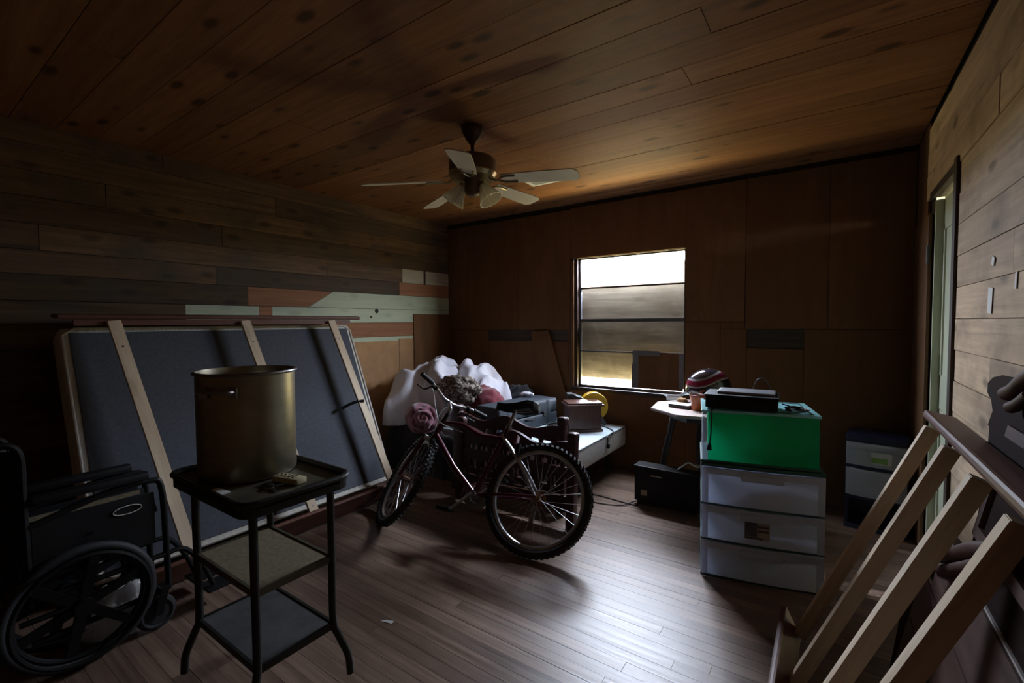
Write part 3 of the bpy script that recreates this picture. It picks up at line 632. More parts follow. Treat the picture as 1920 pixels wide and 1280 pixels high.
# ------------------------------------------------------------------ pile of bedding on the bed
def mound(name, mat, lobes, base, step=.016, famp=.03, ffreq=7, seed=0, label='', cat='', group=None, fdir=(1, .4), sub=0):
    """cloth heap: height field of soft lobes (cx,cy,rx,ry,h,rot) over a surface at z=base, closed underneath"""
    x0 = min(l[0]-l[2]*1.15 for l in lobes); x1 = max(l[0]+l[2]*1.15 for l in lobes); y0 = min(l[1]-l[3]*1.15 for l in lobes); y1 = max(l[1]+l[3]*1.15 for l in lobes)
    nx = int((x1-x0)/step)+1; ny = int((y1-y0)/step)+1; bm = bmesh.new(); vt = {}; bt = {}
    def hgt(x, y):
        s = 0; m = 0
        for (cx, cy, rx, ry, h, a) in lobes:
            dx, dy = x-cx, y-cy; c, sn = math.cos(a), math.sin(a); u = (dx*c+dy*sn)/rx; v = (-dx*sn+dy*c)/ry; d = u*u+v*v
            d *= 1+.5*noise.noise(Vector((x*5, y*5, seed+cx)))
            if d < 1: t = h*(1-d)**.45; s += t**6
        if s <= 0: return 0
        m = s**(1/6)
        q = Vector((x*ffreq*fdir[0]+seed, y*ffreq*fdir[1], seed*1.7)); q += Vector((noise.noise(Vector((x*3, y*3, seed)))*1.2, 0, 0))
        rid = 1-abs(noise.noise(q)); m += (rid-.72)*famp*4*min(1, m/.12) + noise.noise(Vector((x*22, y*22, seed)))*famp*.35*min(1, m/.1)
        return max(0, m)
    Hs = {(i, j): hgt(x0+i*step, y0+j*step) for i in range(nx) for j in range(ny)}
    for (i, j), h in Hs.items():
        if h > .004:
            for a in (0, 1):
                for b in (0, 1):
                    k = (i+a, j+b)
                    if k not in vt and k in Hs:
                        vt[k] = bm.verts.new((x0+k[0]*step, y0+k[1]*step, base+max(.003, Hs[k]))); bt[k] = bm.verts.new((x0+k[0]*step, y0+k[1]*step, base))
    fs = []
    for (i, j), h in Hs.items():
        ks = [(i, j), (i+1, j), (i+1, j+1), (i, j+1)]
        if h > .004 and all(k in vt for k in ks): bm.faces.new([vt[k] for k in ks]); bm.faces.new([bt[k] for k in ks][::-1])
    for e in [e for e in bm.edges if e.is_boundary]: pass
    inv = {v: k for k, v in vt.items()}
    for e in [e for e in bm.edges if len(e.link_faces) == 1 and e.verts[0] in inv]:
        a, b = e.verts; bm.faces.new([a, b, bt[inv[b]], bt[inv[a]]])
    bmesh.ops.recalc_face_normals(bm, faces=bm.faces); bmesh.ops.delete(bm, geom=[v for v in bm.verts if not v.link_faces], context='VERTS')
    for _ in range(2): bmesh.ops.smooth_vert(bm, verts=[v for v in bm.verts if v.co.z > base+.002], factor=.5, use_axis_x=True, use_axis_y=True, use_axis_z=True)
    cx, cy = (x0+x1)/2, (y0+y1)/2
    for v in bm.verts: v.co -= Vector((cx, cy, base))
    me = bpy.data.meshes.new(name); bm.to_mesh(me); bm.free(); me.materials.append(MATS[mat]); me.polygons.foreach_set('use_smooth', [True]*len(me.polygons))
    o = bpy.data.objects.new(name, me); COL.objects.link(o); o.location = (cx, cy, base); return tag(o, label, cat, group)
BT = .4025
mound('comforter', 'comforter_white', [(-3.16, 3.30, .25, .36, .58, .5), (-2.80, 3.52, .24, .30, .50, .2), (-3.36, 3.06, .20, .30, .50, .3), (-2.62, 3.58, .12, .16, .34, 0), (-3.42, 2.99, .16, .16, .22, .2), (-3.0, 3.12, .12, .20, .44, .9), (-2.95, 3.45, .10, .25, .56, .7)], BT, .013, .045, 9, 2, 'bunched white comforter heaped on the low bed', 'comforter', fdir=(1.1, .55))
blob('print_pillow', 'print_cloth', (-2.78, 3.13, BT+.32), (.21, .12, .125), .30, 2.0, 5, 5, .9, label='brown and grey patterned blanket roll below the white comforter', cat='blanket', rot=.3)
blob('red_blanket', 'fleece_red', (-2.62, 3.30, BT+.18), (.19, .15, .175), .16, 2.5, 6, 4, .98, label='dark red plush blanket folded on the low bed', cat='blanket', rot=.5)
mf = YY(789, 784, 2.83)
def swirl(name, mat, c, rad, ax, label, cat, turns=2.6):
    """rolled cloth: an ellipsoid creased by a spiral fold about the axis ax"""
    bm = bmesh.new(); bmesh.ops.create_icosphere(bm, subdivisions=6, radius=1); ax = Vector(ax).normalized(); e1 = ax.orthogonal().normalized(); e2 = ax.cross(e1)
    for v in bm.verts:
        p = v.co.copy(); a_ = p.dot(ax); u, w_ = p.dot(e1), p.dot(e2); r_ = math.hypot(u, w_); an = math.atan2(w_, u)
        nz_ = noise.noise(p*2.3+Vector((4, 1, 7)))
        f = abs(math.sin(an*.5*1+r_*turns*math.pi+nz_*1.6+a_*.8))**.7
        v.co = p*(1+.17*(f-.6)+.12*nz_)
        v.co = Vector((v.co.x*rad[0], v.co.y*rad[1], max(-rad[2]*.85, v.co.z*rad[2])))
    me = bpy.data.meshes.new(name); bm.to_mesh(me); bm.free(); me.materials.append(MATS[mat]); me.polygons.foreach_set('use_smooth', [True]*len(me.polygons))
    o = bpy.data.objects.new(name, me); COL.objects.link(o); o.location = c; return tag(o, label, cat)
swirl('fleece_throw', 'fleece_mauve', mf, (.155, .125, .135), CAM-mf, 'rolled mauve fleece throw on the pile beside the bicycle', 'throw')
mound('black_coat', 'cloth_black', [(-3.05, 2.865, .34, .072, .46, 0), (-2.72, 2.865, .24, .072, .40, 0), (-3.32, 2.84, .16, .10, .36, 0)], 0.002, .018, .03, 7, 11, 'black coat heaped on the floor in front of the bed', 'coat')
blob('black_jacket', 'cloth_navy', (-2.55, 3.78, BT+.15), (.18, .12, .16), .26, 2.6, 12, 4, .92, label='dark jacket bundled behind the slate case', cat='jacket', rot=.2)
blob('white_sock', 'comforter_white', (-2.34, 3.60, BT+.262), (.07, .035, .022), .3, 2.8, 14, 3, .9, label='small white sock lying on top of the slate case', cat='sock')
# long case
kc_ = thing('instrument_case', 'long slate-blue hard case lying on the low bed', 'case', (-2.285, 3.37, BT), R(-9))
MB().rbox((0, 0, .055), (.28, .78, .108), .022, None, 3).build('case_base', 'case_slate', kc_, True)
MB().rbox((0, 0, .172), (.28, .78, .124), .030, None, 3).build('case_lid', 'case_slate', kc_, True)
for yv in (-.26, .26): MB().rbox((0, yv, .120), (.290, .07, .222), .02, None, 2).build('end_band', 'case_slate', kc_, True)
for yv in (-.2, .2): MB().rbox((.143, yv, .11), (.010, .035, .04), .003).build('latch', 'steel_dull', kc_)
MB().tube(smoothpath([(.137, -.06, .085), (.165, -.05, .085), (.170, 0, .085), (.165, .05, .085), (.137, .06, .085)], 4), .008, 8).build('handle', 'black_plastic', kc_, True)
# wooden box with lid
ba = math.atan2(.19, .222)
wb = thing('wooden_box', 'dark wooden keepsake box with moulded lid on the low bed', 'box', (-1.755, 3.585, BT), ba)
MB().b2((-.14, -.095, .02), (.14, .095, .222)).build('body', 'box_walnut', wb)
MB().rbox((0, 0, .0125), (.305, .215, .024), .006).build('plinth', 'box_walnut', wb)
MB().rbox((0, 0, .229), (.325, .235, .014), .004).rbox((0, 0, .243), (.30, .21, .014), .005).build('lid', 'box_walnut', wb)
# cord reel behind the box
rl = thing('cord_reel', 'yellow cord reel in a dark grey stand behind the wooden box', 'reel', (-1.80, 3.785, BT+.011), R(35))
Mx = Matrix.Rotation(R(90), 3, 'X')
MB().lathe([(0, -.035), (.125, -.035), (.13, -.03), (.13, -.022), (.07, -.02), (.07, .02), (.13, .022), (.13, .03), (.125, .035), (0, .035)], 36, Mx, (.05, 0, .16)).build('drum', 'reel_yellow', rl, True)
MB().obox((-.16, -.052, .245), (.10, -.052, .150), .012, .07, (0, 0, 1)).obox((-.16, .052, .245), (.10, .052, .150), .012, .07, (0, 0, 1)).obox((-.165, -.055, .25), (-.165, .055, .25), .05, .06, (0, 0, 1)).build('grip', 'reel_grey', rl)
MB().obox((.05, -.052, .16), (-.05, -.052, 0.0), .03, .012, (0, 1, 0)).obox((.05, .052, .16), (-.05, .052, 0.0), .03, .012, (0, 1, 0)).obox((.05, -.052, .16), (.15, -.052, 0.0), .03, .012, (0, 1, 0)).obox((.05, .052, .16), (.15, .052, 0.0), .03, .012, (0, 1, 0)).build('stand', 'reel_grey', rl)
# cable on the bed and plug over its side
pts = []
for k in range(34):
    a = k*.75; pts.append((-2.03+.045*math.cos(a)*(1+.3*math.sin(k*1.7)), 3.56+.06*math.sin(a)*(1+.25*math.cos(k*2.1)), BT+.006+.0012*k*.5))
tag(centred(MB().tube(smoothpath(pts, 4), .0042, 6), 'coiled_cable', 'cable_black', smooth=True), 'tangled black cable heaped on the low bed', 'cable')
pcord = thing('power_cord', 'black power cord hanging over the end of the low bed', 'cord', (-1.5, 3.55, BT))
cpts = [FL(1124, 797, BT+.005), FL(1140, 802, BT+.005), FL(1150, 809, BT+.005)]; cpts += [Vector((bx1+.006, 3.50, BT-.004)), Vector((bx1+.008, 3.50, .36)), Vector((bx1+.008, 3.495, .335))]
MB().tube(smoothpath(cpts, 5), .0042, 6).build('cord', 'cable_black', pcord, True, True)
MB().rbox((bx1+.014, 3.495, .318), (.022, .026, .036), .006).build('plug', 'black_plastic', pcord, True, True)

# ------------------------------------------------------------------ spindle headboards between bicycle and bed
def spindle_board(label, x0, x1, y, ztop, lean, group):
    t = thing('spindle_footboard', label, 'footboard', ((x0+x1)/2, y, 0), 0, group); t.rotation_euler = (R(-lean), 0, 0)
    hw = (x1-x0)/2
    for s_ in (-1, 1):
        x = s_*(hw-.03)
        MB().rbox((x, 0, (ztop-.03)/2), (.058, .058, ztop-.03), .006).rbox((x, 0, ztop-.012), (.07, .07, .062), .022, None, 3).build('post', 'maroon_wood', t, True)
    n = 40; poly = []
    for k in range(n+1):
        u = -1+2*k/n; x = u*(hw-.055); wv = .030*math.cos(u*math.pi*2.0)*(1-abs(u)*.3) - .012*abs(u)
        poly.append((x, -.014, ztop-.055+wv))
    for k in range(n+1):
        u = 1-2*k/n; x = u*(hw-.055); poly.append((x, -.014, ztop-.150+.012*math.cos(u*math.pi)))
    MB().prism(poly, (0, .028, 0)).build('top_rail', 'maroon_wood', t)
    MB().b2((-hw+.05, -.013, ztop-.285), (hw-.05, .013, ztop-.215)).build('middle_rail', 'maroon_wood', t)
    MB().b2((-hw+.05, -.013, .10), (hw-.05, .013, .20)).build('bottom_rail', 'maroon_wood', t)
    ns = 9
    for k in range(ns):
        x = -hw+.10+(2*hw-.2)*k/(ns-1)
        z0, z1 = ztop-.225, ztop-.135
        MB().prism([(x-.016, -.009, z0), (x+.016, -.009, z0), (x+.012, -.009, (z0+z1)/2), (x+.026, -.009, z1), (x-.026, -.009, z1), (x-.012, -.009, (z0+z1)/2)], (0, .018, 0)).build('spindle', 'maroon_wood', t)
        MB().b2((x-.014, -.008, .19), (x+.014, .008, ztop-.275)).build('spindle', 'maroon_wood', t)
    return t
spindle_board('dark red spindle footboard standing between the bicycle and the bed', -2.34, -1.325, 2.60, .605, 3, 'spindle footboards by the bed')
spindle_board('dark red spindle footboard nearest the bed, behind its twin', -2.50, -1.478, 2.74, .665, 3, 'spindle footboards by the bed')

# ------------------------------------------------------------------ bicycle
bq = (-1.37086, 2.10599, 3.35076, .53608, -.49827, 1.01673)
bike = thing('bicycle', 'maroon mountain bicycle leaning on the spindle footboard', 'bicycle', (bq[0], bq[1], .012))
bike.rotation_euler = (Matrix.Rotation(bq[2], 3, 'Z') @ Matrix.Rotation(bq[3], 3, 'X')).to_euler(); bike.scale = (bq[5],)*3
RW = .325; HB = Vector((.80, 0, .62)); AX = Vector((-.326, 0, .946)).normalized(); SM = Matrix.Rotation(bq[4], 3, AX)
def steer(v): return HB + SM @ (v-HB)
SF = Matrix.Rotation(bq[4]-.19, 3, AX)
def fsteer(v): return HB + SF @ (v-HB)
ident = lambda v: v
XM = Matrix.Rotation(R(90), 3, 'X')
def wheel(nm, c, fn):
    c = Vector(c); t = MB().torus(RW-.024, .0235, XM, c, 72, 10)
    nk = 62
    for k in range(nk):
        a = 2*math.pi*k/nk
        for off, an in ((0, .0), (-.0175, .5), (.0175, .5)):
            aa = a+an*2*math.pi/nk; rr_ = RW-.0015-abs(off)*.33
            p = c+Vector((math.cos(aa)*rr_, off, math.sin(aa)*rr_)); M = Matrix((Vector((-math.sin(aa), 0, math.cos(aa))), Vector((0, 1, 0)), Vector((math.cos(aa), 0, math.sin(aa))))).transposed()
            t.box(p, (.013, .012, .010), M)
    t.xform(fn); tyre = t.build(nm, 'rubber', bike, False)
    prof = [(RW-.046, -.011), (RW-.060, -.009), (RW-.066, 0), (RW-.060, .009), (RW-.046, .011), (RW-.046, -.011)]
    MB().lathe(prof, 64, XM, c).xform(fn).build('rim', 'bike_silver', tyre, True)
    MB().lathe([(0, -.05), (.010, -.05), (.010, -.034), (.024, -.032), (.024, -.028), (.012, -.024), (.012, .024), (.024, .028), (.024, .032), (.010, .034), (.010, .05), (0, .05)], 18, XM, c).xform(fn).build('hub', 'rust', tyre, True)
    for k in range(28):
        a = 2*math.pi*k/28; sd = .03 if k % 2 else -.03; b = a+(.55 if (k//2) % 2 else -.55)
        p = c+Vector((math.cos(b)*.022, sd, math.sin(b)*.022)); q = c+Vector((math.cos(a)*(RW-.062), 0, math.sin(a)*(RW-.062)))
        MB().tube([p, q], .0014, 5).xform(fn).build('spoke', 'spoke_steel', tyre)
    return tyre
FH = Vector((.965, 0, RW+.010))
rwheel = wheel('rear_wheel', (0, 0, RW), ident); fwheel = wheel('front_wheel', FH, fsteer)
BBp = Vector((.41, 0, .29)); CL = Vector((.27, 0, .73)); HT0 = Vector((.80, 0, .62)); HT1 = HT0+AX*.12
def bt(nm, pts, r, mat, fn=ident, seg=12, par=None, sm=True):
    return MB().tube(pts, r, seg).xform(fn).build(nm, mat, par or bike, sm)
bt('top_tube', smoothpath([HT1-AX*.02, Vector((.62, 0, .72)), Vector((.46, 0, .66)), Vector((.38, 0, .655)), CL-Vector((-.025, 0, .08))], 6), .0165, 'bike_maroon')
bt('down_tube', [HT0+AX*.02, Vector((.6, 0, .44)), BBp], .02, 'bike_maroon'); bt('seat_tube', [BBp, CL], .0165, 'bike_maroon'); bt('head_tube', [HT0-AX*.01, HT1+AX*.01], .0195, 'bike_maroon')
for s_ in (-1, 1):
    bt('chain_stay', smoothpath([BBp+Vector((-.03, .02*s_, 0)), Vector((.2, .045*s_, .31)), Vector((.0, .058*s_, RW))], 5), .0085, 'bike_maroon')
    bt('seat_stay', smoothpath([CL+Vector((.03, .016*s_, -.06)), Vector((.13, .045*s_, .50)), Vector((0, .058*s_, RW))], 5), .0085, 'bike_silver')
bt('bottom_bracket', [BBp-Vector((0, .036, 0)), BBp+Vector((0, .036, 0))], .021, 'steel_dull')
sp = bt('seat_post', [CL-Vector((-.01, 0, .04)), Vector((.245, 0, .845))], .0125, 'bike_silver'); bt('seat_clamp', [CL-Vector((-.004, 0, .012)), CL+Vector((-.004, 0, .012))], .021, 'steel_dull')
sad = MB(); prof = [(-.145, .020), (-.13, .072), (-.09, .095), (-.04, .085), (.02, .052), (.08, .032), (.13, .024), (.150, .010)]
o = []
for (u, hw) in prof:
    topz = .045+(.012 if u < -.06 else 0)+(.006 if u > .1 else 0)
    ring = [(u, -hw, topz-.030), (u, -hw*.92, topz-.006), (u, -hw*.5, topz), (u, 0, topz+.001), (u, hw*.5, topz), (u, hw*.92, topz-.006), (u, hw, topz-.030), (u, hw*.72, topz-.050), (u, 0, topz-.040), (u, -hw*.72, topz-.050)]
    o.append([Vector(v)+Vector((.235, 0, .845)) for v in ring])
vs = [v for r_ in o for v in r_]; fs = []; m_ = 10
for i in range(len(o)-1):
    for k in range(m_): fs.append((i*m_+k, i*m_+(k+1) % m_, (i+1)*m_+(k+1) % m_, (i+1)*m_+k))
fs += [tuple(range(m_)), tuple((len(o)-1)*m_+k for k in range(m_))]
MB().add(vs, fs).build('saddle', 'black_vinyl', bike, True)
for s_ in (-1, 1): bt('saddle_rail', smoothpath([(.14, .02*s_, .862), (.2, .022*s_, .848), (.3, .018*s_, .848), (.36, .008*s_, .868)], 5), .0035, 'bike_silver')
# steering assembly
bt('steerer', [HT1, HT1+AX*.07], .014, 'black_metal', steer); CR = HT0-AX*.03
bt('fork_crown', [CR+Vector((0, -.062, 0)), CR+Vector((0, .062, 0))], .018, 'bike_silver', fsteer)
for s_ in (-1, 1): bt('fork_leg', [CR+Vector((.0, .058*s_, .02)), FH+Vector((.0, .055*s_, 0)) + Vector((0, 0, 0))], [.0165, .013], 'bike_maroon', fsteer)
SB = HT1+AX*.08; BC = SB+Vector((.055, 0, .085))
bt('stem', [SB-AX*.02, SB+AX*.012, BC], .0145, 'bike_silver', steer)
bar = smoothpath([BC+Vector((-.05, .30, .035)), BC+Vector((-.035, .20, .032)), BC+Vector((-.01, .12, .02)), BC+Vector((0, .05, 0)), BC, BC+Vector((0, -.05, 0)), BC+Vector((-.01, -.12, .02)), BC+Vector((-.035, -.20, .032)), BC+Vector((-.05, -.30, .035))], 6)
bt('handlebar', bar, .0115, 'bike_silver', steer)
for s_ in (-1, 1):
    bt('grip', [BC+Vector((-.052, .305*s_, .0355)), BC+Vector((-.036, .195*s_, .032))], .0165, 'rubber', steer)
    bt('brake_lever', smoothpath([BC+Vector((-.02, .18*s_, .02)), BC+Vector((.035, .20*s_, -.005)), BC+Vector((.02, .27*s_, -.012))], 5), .0055, 'black_metal', steer)
    bt('shifter', [BC+Vector((-.02, .165*s_, .03)), BC+Vector((-.01, .145*s_, .028))], .021, 'black_plastic', steer)
cs = [steer(BC+Vector((.0, .17, .01))), steer(BC+Vector((.10, .10, .05))), steer(BC+Vector((.11, .02, -.05))), HT1+Vector((.0, .03, -.02)), Vector((.58, .02, .665))]
MB().tube(smoothpath(cs, 7), .0025, 6).build('brake_cable', 'cable_white', bike, True)
cs = [steer(BC+Vector((.0, -.17, .01))), steer(BC+Vector((.12, -.09, .03))), steer(BC+Vector((.10, -.02, -.08))), HT0+Vector((.03, -.03, -.02)), steer(CR+Vector((.04, 0, .0)))]
MB().tube(smoothpath(cs, 7), .0025, 6).build('brake_cable', 'cable_black', bike, True)
# drivetrain on the right-hand side (-y local is away; camera side is +y after the turn)
for s_ in (-1, 1):
    e = BBp+Vector((.12*s_, .055*s_, -.12*s_)); bt('crank_arm', [BBp+Vector((0, .045*s_, 0)), e], .009, 'bike_silver', ident, 8)
    MB().rbox(e+Vector((0, .045*s_, 0)), (.085, .075, .022), .006).build('pedal', 'black_plastic', bike)
MB().lathe([(.045, -.002), (.085, -.002), (.085, .002), (.045, .002), (.045, -.002)], 36, XM, BBp+Vector((0, -.045, 0))).build('chainring', 'steel_dull', bike, True)
MB().lathe([(.012, -.02), (.045, -.02), (.02, .012), (.012, .012)], 24, XM, (0, -.045, RW)).build('cassette', 'rust', bike, True)
ch = [Vector((x, -.045, z)) for x, z in ((.41, .375), (.2, .373), (0, .37), (-.03, .345), (-.02, .30), (.03, .25), (.06, .22), (.2, .212), (.41, .205), (.49, .25), (.49, .33))]
MB().tube(ch, .0042, 6, True).build('chain', 'rust', bike, True)
MB().rbox((.035, -.05, .235), (.03, .014, .09), .005).rbox((.03, -.055, .285), (.03, .02, .05), .005).build('rear_derailleur', 'steel_dull', bike)
for s_ in (-1, 1): MB().rbox((.16, .045*s_, .585), (.02, .03, .07), .005).build('rear_brake', 'black_metal', bike)
MB().rbox((.20, 0, .66), (.02, .05, .05), .006).build('reflector', 'fleece_red', bike)

# ------------------------------------------------------------------ white drawer chest, green bin, device
ca = math.atan2(.124, .542); ch0 = Vector((-.54, 2.51, 0)); CW, CD = .556, .40
Mc = rotz(ca); chest = thing('drawer_chest', 'white translucent three-drawer plastic chest with dark green frame on the floor', 'drawer chest', ch0, ca)
def bow(x, w): u = 2*x/w-1; return -.014*(1-u*u)
def bowed(x0, x1, z0, z1, th, y, w, n=12):
    vs = []; fs = []
    for k in range(n+1):
        x = x0+(x1-x0)*k/n; b = bow(x, w)
        vs += [(x, y+b, z0), (x, y+b, z1), (x, y+b+th, z1), (x, y+b+th, z0)]
    for k in range(n):
        for j in range(4): fs.append((4*k+j, 4*k+(j+1) % 4, 4*k+4+(j+1) % 4, 4*k+4+j))
    fs += [(0, 1, 2, 3), (4*n+3, 4*n+2, 4*n+1, 4*n)]
    return vs, fs
ZT = (.008, .200, .388, .590)
frame = MB()
for z_ in (0, .193, .381, .583):
    poly = [(x, .004+bow(x, CW), z_) for x in [CW*k/12 for k in range(13)]] + [(CW, CD, z_), (0, CD, z_)]
    frame.prism(poly, (0, 0, .011 if z_ < .5 else .016))
frame.build('frame', 'frame_green', chest)
for x in (0.001, CW-.010): MB().b2((x, .03, .010), (x+.009, CD, .584)).build('side_panel', 'bin_clear', chest)
MB().b2((.01, CD-.004, .01), (CW-.01, CD, .584)).build('back_panel', 'bin_clear', chest)
for k in range(3):
    z0, z1 = ZT[k]+.006, ZT[k+1]-.010
    dr = MB(); vs, fs = bowed(.004, CW-.004, z0, z1, .005, -.004, CW); dr.add(vs, fs); d_ = dr.build('drawer', 'drawer_white', chest, True); dr = MB()
    dr.b2((.02, .02, z0), (.024, CD-.02, z1-.02)).b2((CW-.024, .02, z0), (CW-.02, CD-.02, z1-.02)).b2((.02, CD-.024, z0), (CW-.02, CD-.02, z1-.02)).b2((.02, .005, z0), (CW-.02, CD-.02, z0+.004))
    dr.build('tub', 'bin_clear', d_)
    # raised border and scooped handle lip
    bd = MB(); vs, fs = bowed(.004, CW-.004, z1-.032, z1, .006, -.009, CW); bd.add(vs, fs)
    vs, fs = bowed(.004, .034, z0, z1-.032, .006, -.009, CW, 2); bd.add(vs, fs); vs, fs = bowed(CW-.034, CW-.004, z0, z1-.032, .006, -.009, CW, 2); bd.add(vs, fs)
    bd.build('border', 'drawer_border', d_, True)
    hl = MB(); vs, fs = bowed(.185, .375, z1-.050, z1-.012, .012, -.022, CW, 8); hl.add(vs, fs); hl.build('handle_lip', 'drawer_border', d_, True, bevel=.004)
    if k == 1:
        st_ = MB(); vs, fs = bowed(.205, .318, z0+.032, z0+.125, .0012, -.0058, CW, 6); st_.add(vs, fs); lab = st_.build('sticker', 'sticker_tan', d_)
        for (a, b, c, e_, m) in ((.208, .262, z0+.045, z0+.118, 'sticker_dark'), (.266, .314, z0+.092, z0+.104, 'sticker_dark'), (.266, .314, z0+.070, z0+.082, 'sticker_dark'), (.208, .290, z0+.034, z0+.042, 'sticker_dark')):
            q = MB(); vs, fs = bowed(a, b, c, e_, .0008, -.0064, CW, 3); q.add(vs, fs); q.build('print_block', m, lab)
tag(blob('folded_linen', 'comforter_white', ch0+Mc @ Vector((.27, .17, .45)), (.20, .13, .055), .2, 2.2, 21, 3, .7), 'pale folded linen inside the top drawer of the white chest', 'linen')
tag(blob('folded_linen', 'comforter_white', ch0+Mc @ Vector((.27, .17, .245)), (.19, .13, .040), .2, 2.2, 22, 3, .7), 'pale folded linen inside the middle drawer of the white chest', 'linen')
# green bin
b0 = ch0+Mc @ Vector((.004, .02, .602)); GW, GD, GH = .525, .37, .262
bin_ = thing('storage_bin', 'green translucent storage bin with teal lid on top of the white drawer chest', 'storage bin', b0, ca)
gb = MB(); gb.b2((.028, .0, .006), (GW, .004, GH)).b2((0.03, GD-.004, .006), (GW, GD, GH)).b2((GW-.004, .004, .006), (GW, GD-.004, GH)).b2((.0, .0, .0), (GW, GD, .006)).build('tub', 'bin_green', bin_)
g2 = MB().b2((.0, .0, .006), (.028, .004, GH)).b2((0, .004, .006), (.004, GD, GH)); g2.build('clear_end', 'bin_clear', bin_)
gl = MB().rbox((GW/2, GD/2, GH+.006), (GW+.014, GD+.014, .014), .004); gl.build('lid', 'lid_teal', bin_)
gr = MB()
for a, b in (((.025, .025), (GW-.025, .032)), ((.025, GD-.032), (GW-.025, GD-.025)), ((.025, .025), (.032, GD-.025)), ((GW-.032, .025), (GW-.025, GD-.025))): gr.b2((a[0], a[1], GH+.012), (b[0], b[1], GH+.0155))
gr.build('lid_groove', 'frame_green', bin_)
MB().rbox((GW/2, GD/2, .004), (GW+.016, GD+.016, .012), .004).build('foot_rim', 'frame_green', bin_)
LZ = .602+GH+.0155
# disc player with plate
dv0 = FL(1400, 768, LZ); dv = thing('disc_player', 'black disc player with raised grey top on the teal bin lid', 'player', (dv0.x-.03, dv0.y+.05, LZ+.0005), R(4))
MB().rbox((0, 0, .034), (.335, .20, .060), .006).build('body', 'black_plastic', dv)
MB().rbox((0, -.001, .0705), (.345, .215, .011), .004).build('top_edge', 'black_plastic', dv)
MB().rbox((.02, .02, .083), (.27, .155, .014), .006).build('top_plate', 'silver_plate', dv)
for sx in (-.14, .14):
    for sy in (-.07, .07): MB().cyl((sx, sy, 0), (sx, sy, .006), .01, 10).build('foot', 'rubber', dv)
pp0 = FL(1337, 757, LZ+.03)
pcd = thing('power_cord', 'black power cord with plug hanging down the front of the green bin', 'cord', (pp0.x, pp0.y, LZ))
fy = lambda x: b0+Mc @ Vector((x, -.016, 0)); e0 = fy(.045)
cp = [Vector((dv.location.x-.178, dv.location.y-.06, LZ+.04)), Vector((e0.x+.01, e0.y+.06, LZ+.03)), Vector((e0.x, e0.y+.004, LZ+.006)), Vector((e0.x-.001, e0.y-.006, LZ-.05)), Vector((e0.x-.004, e0.y-.004, LZ-.12)), Vector((e0.x-.008, e0.y-.006, LZ-.175))]
MB().tube(smoothpath(cp, 6), .0038, 6).build('cord', 'cable_black', pcd, True, True)
MB().tube([cp[-1], cp[-1]+Vector((-.002, 0, -.014)), cp[-1]+Vector((-.003, 0, -.035))], [.006, .010, .013], 10).build('plug', 'black_plastic', pcd, True, True)
lc = dv.location; cl_ = []
for k in range(26):
    a = k*.9; cl_.append((lc.x+.248+.045*math.cos(a)*(1+.25*math.sin(k*2.3)), lc.y+.02+.045*math.sin(a)*(1+.3*math.cos(k*1.3)), LZ+.006+.0006*k))
tag(centred(MB().tube(smoothpath([(lc.x+.182, lc.y+.05, LZ+.03)]+cl_, 4), .0035, 6), 'coiled_cable', 'cable_black', smooth=True), 'loops of thin black cable lying on the teal bin lid', 'cable')
tag(centred(MB().tube(smoothpath([(lc.x+.02, lc.y+.137, LZ+.02), (lc.x+.05, lc.y+.139, LZ+.130), (lc.x+.09, lc.y+.139, LZ+.145), (lc.x+.12, lc.y+.139, LZ+.09), (lc.x+.125, lc.y+.139, LZ+.004)], 6), .0025, 6), 'antenna_wire', 'cable_black', smooth=True), 'thin black wire arching up behind the disc player', 'wire')

# ------------------------------------------------------------------ octagonal side table and what stands on it
tc_ = Vector((-.74, 3.47, 0)); TZ = .715; tr_ = .37
tab = thing('side_table', 'octagonal side table with turned black legs by the window', 'table', tc_)
oc = [(tr_*math.cos(R(22.5+8+45*k)), tr_*math.sin(R(22.5+8+45*k)), TZ-.02) for k in range(8)]
tt = MB().prism(oc, (0, 0, .02)).build('table_top', 'table_top', tab, bevel=.004)
oc2 = [(x*.93, y*.93, TZ+.0002) for x, y, z_ in oc]
MB().prism([(x*.62, y*.62, TZ-.075) for x, y, z_ in oc], (0, 0, .055)).build('apron', 'table_leg', tab)
lp = [(.012, 0), (.017, .03), (.012, .07), (.022, .10), (.014, .125), (.019, .16), (.013, .19), (.021, .22), (.016, .25), (.026, .36), (.024, .48), (.017, .52), (.024, .55), (.026, .69)]
for k in range(4):
    a = R(30+8+90*k-20); ft = Vector((.33*math.cos(a), .33*math.sin(a), 0.0)); tp = Vector((.19*math.cos(a), .19*math.sin(a), TZ-.03)); dd = (tp-ft); L_ = dd.length; q = Vector((0, 0, 1)).rotation_difference(dd.normalized()).to_matrix()
    lg = MB().lathe([(r_, z_*L_/.69) for r_, z_ in lp], 16, q, ft).build('leg', 'table_leg', tab, True)
    for z_ in (.10, .22): MB().torus(.020, .003, q, ft+q @ Vector((0, 0, z_*L_/.69)), 18, 6).build('brass_ring', 'fan_brass', lg, True)
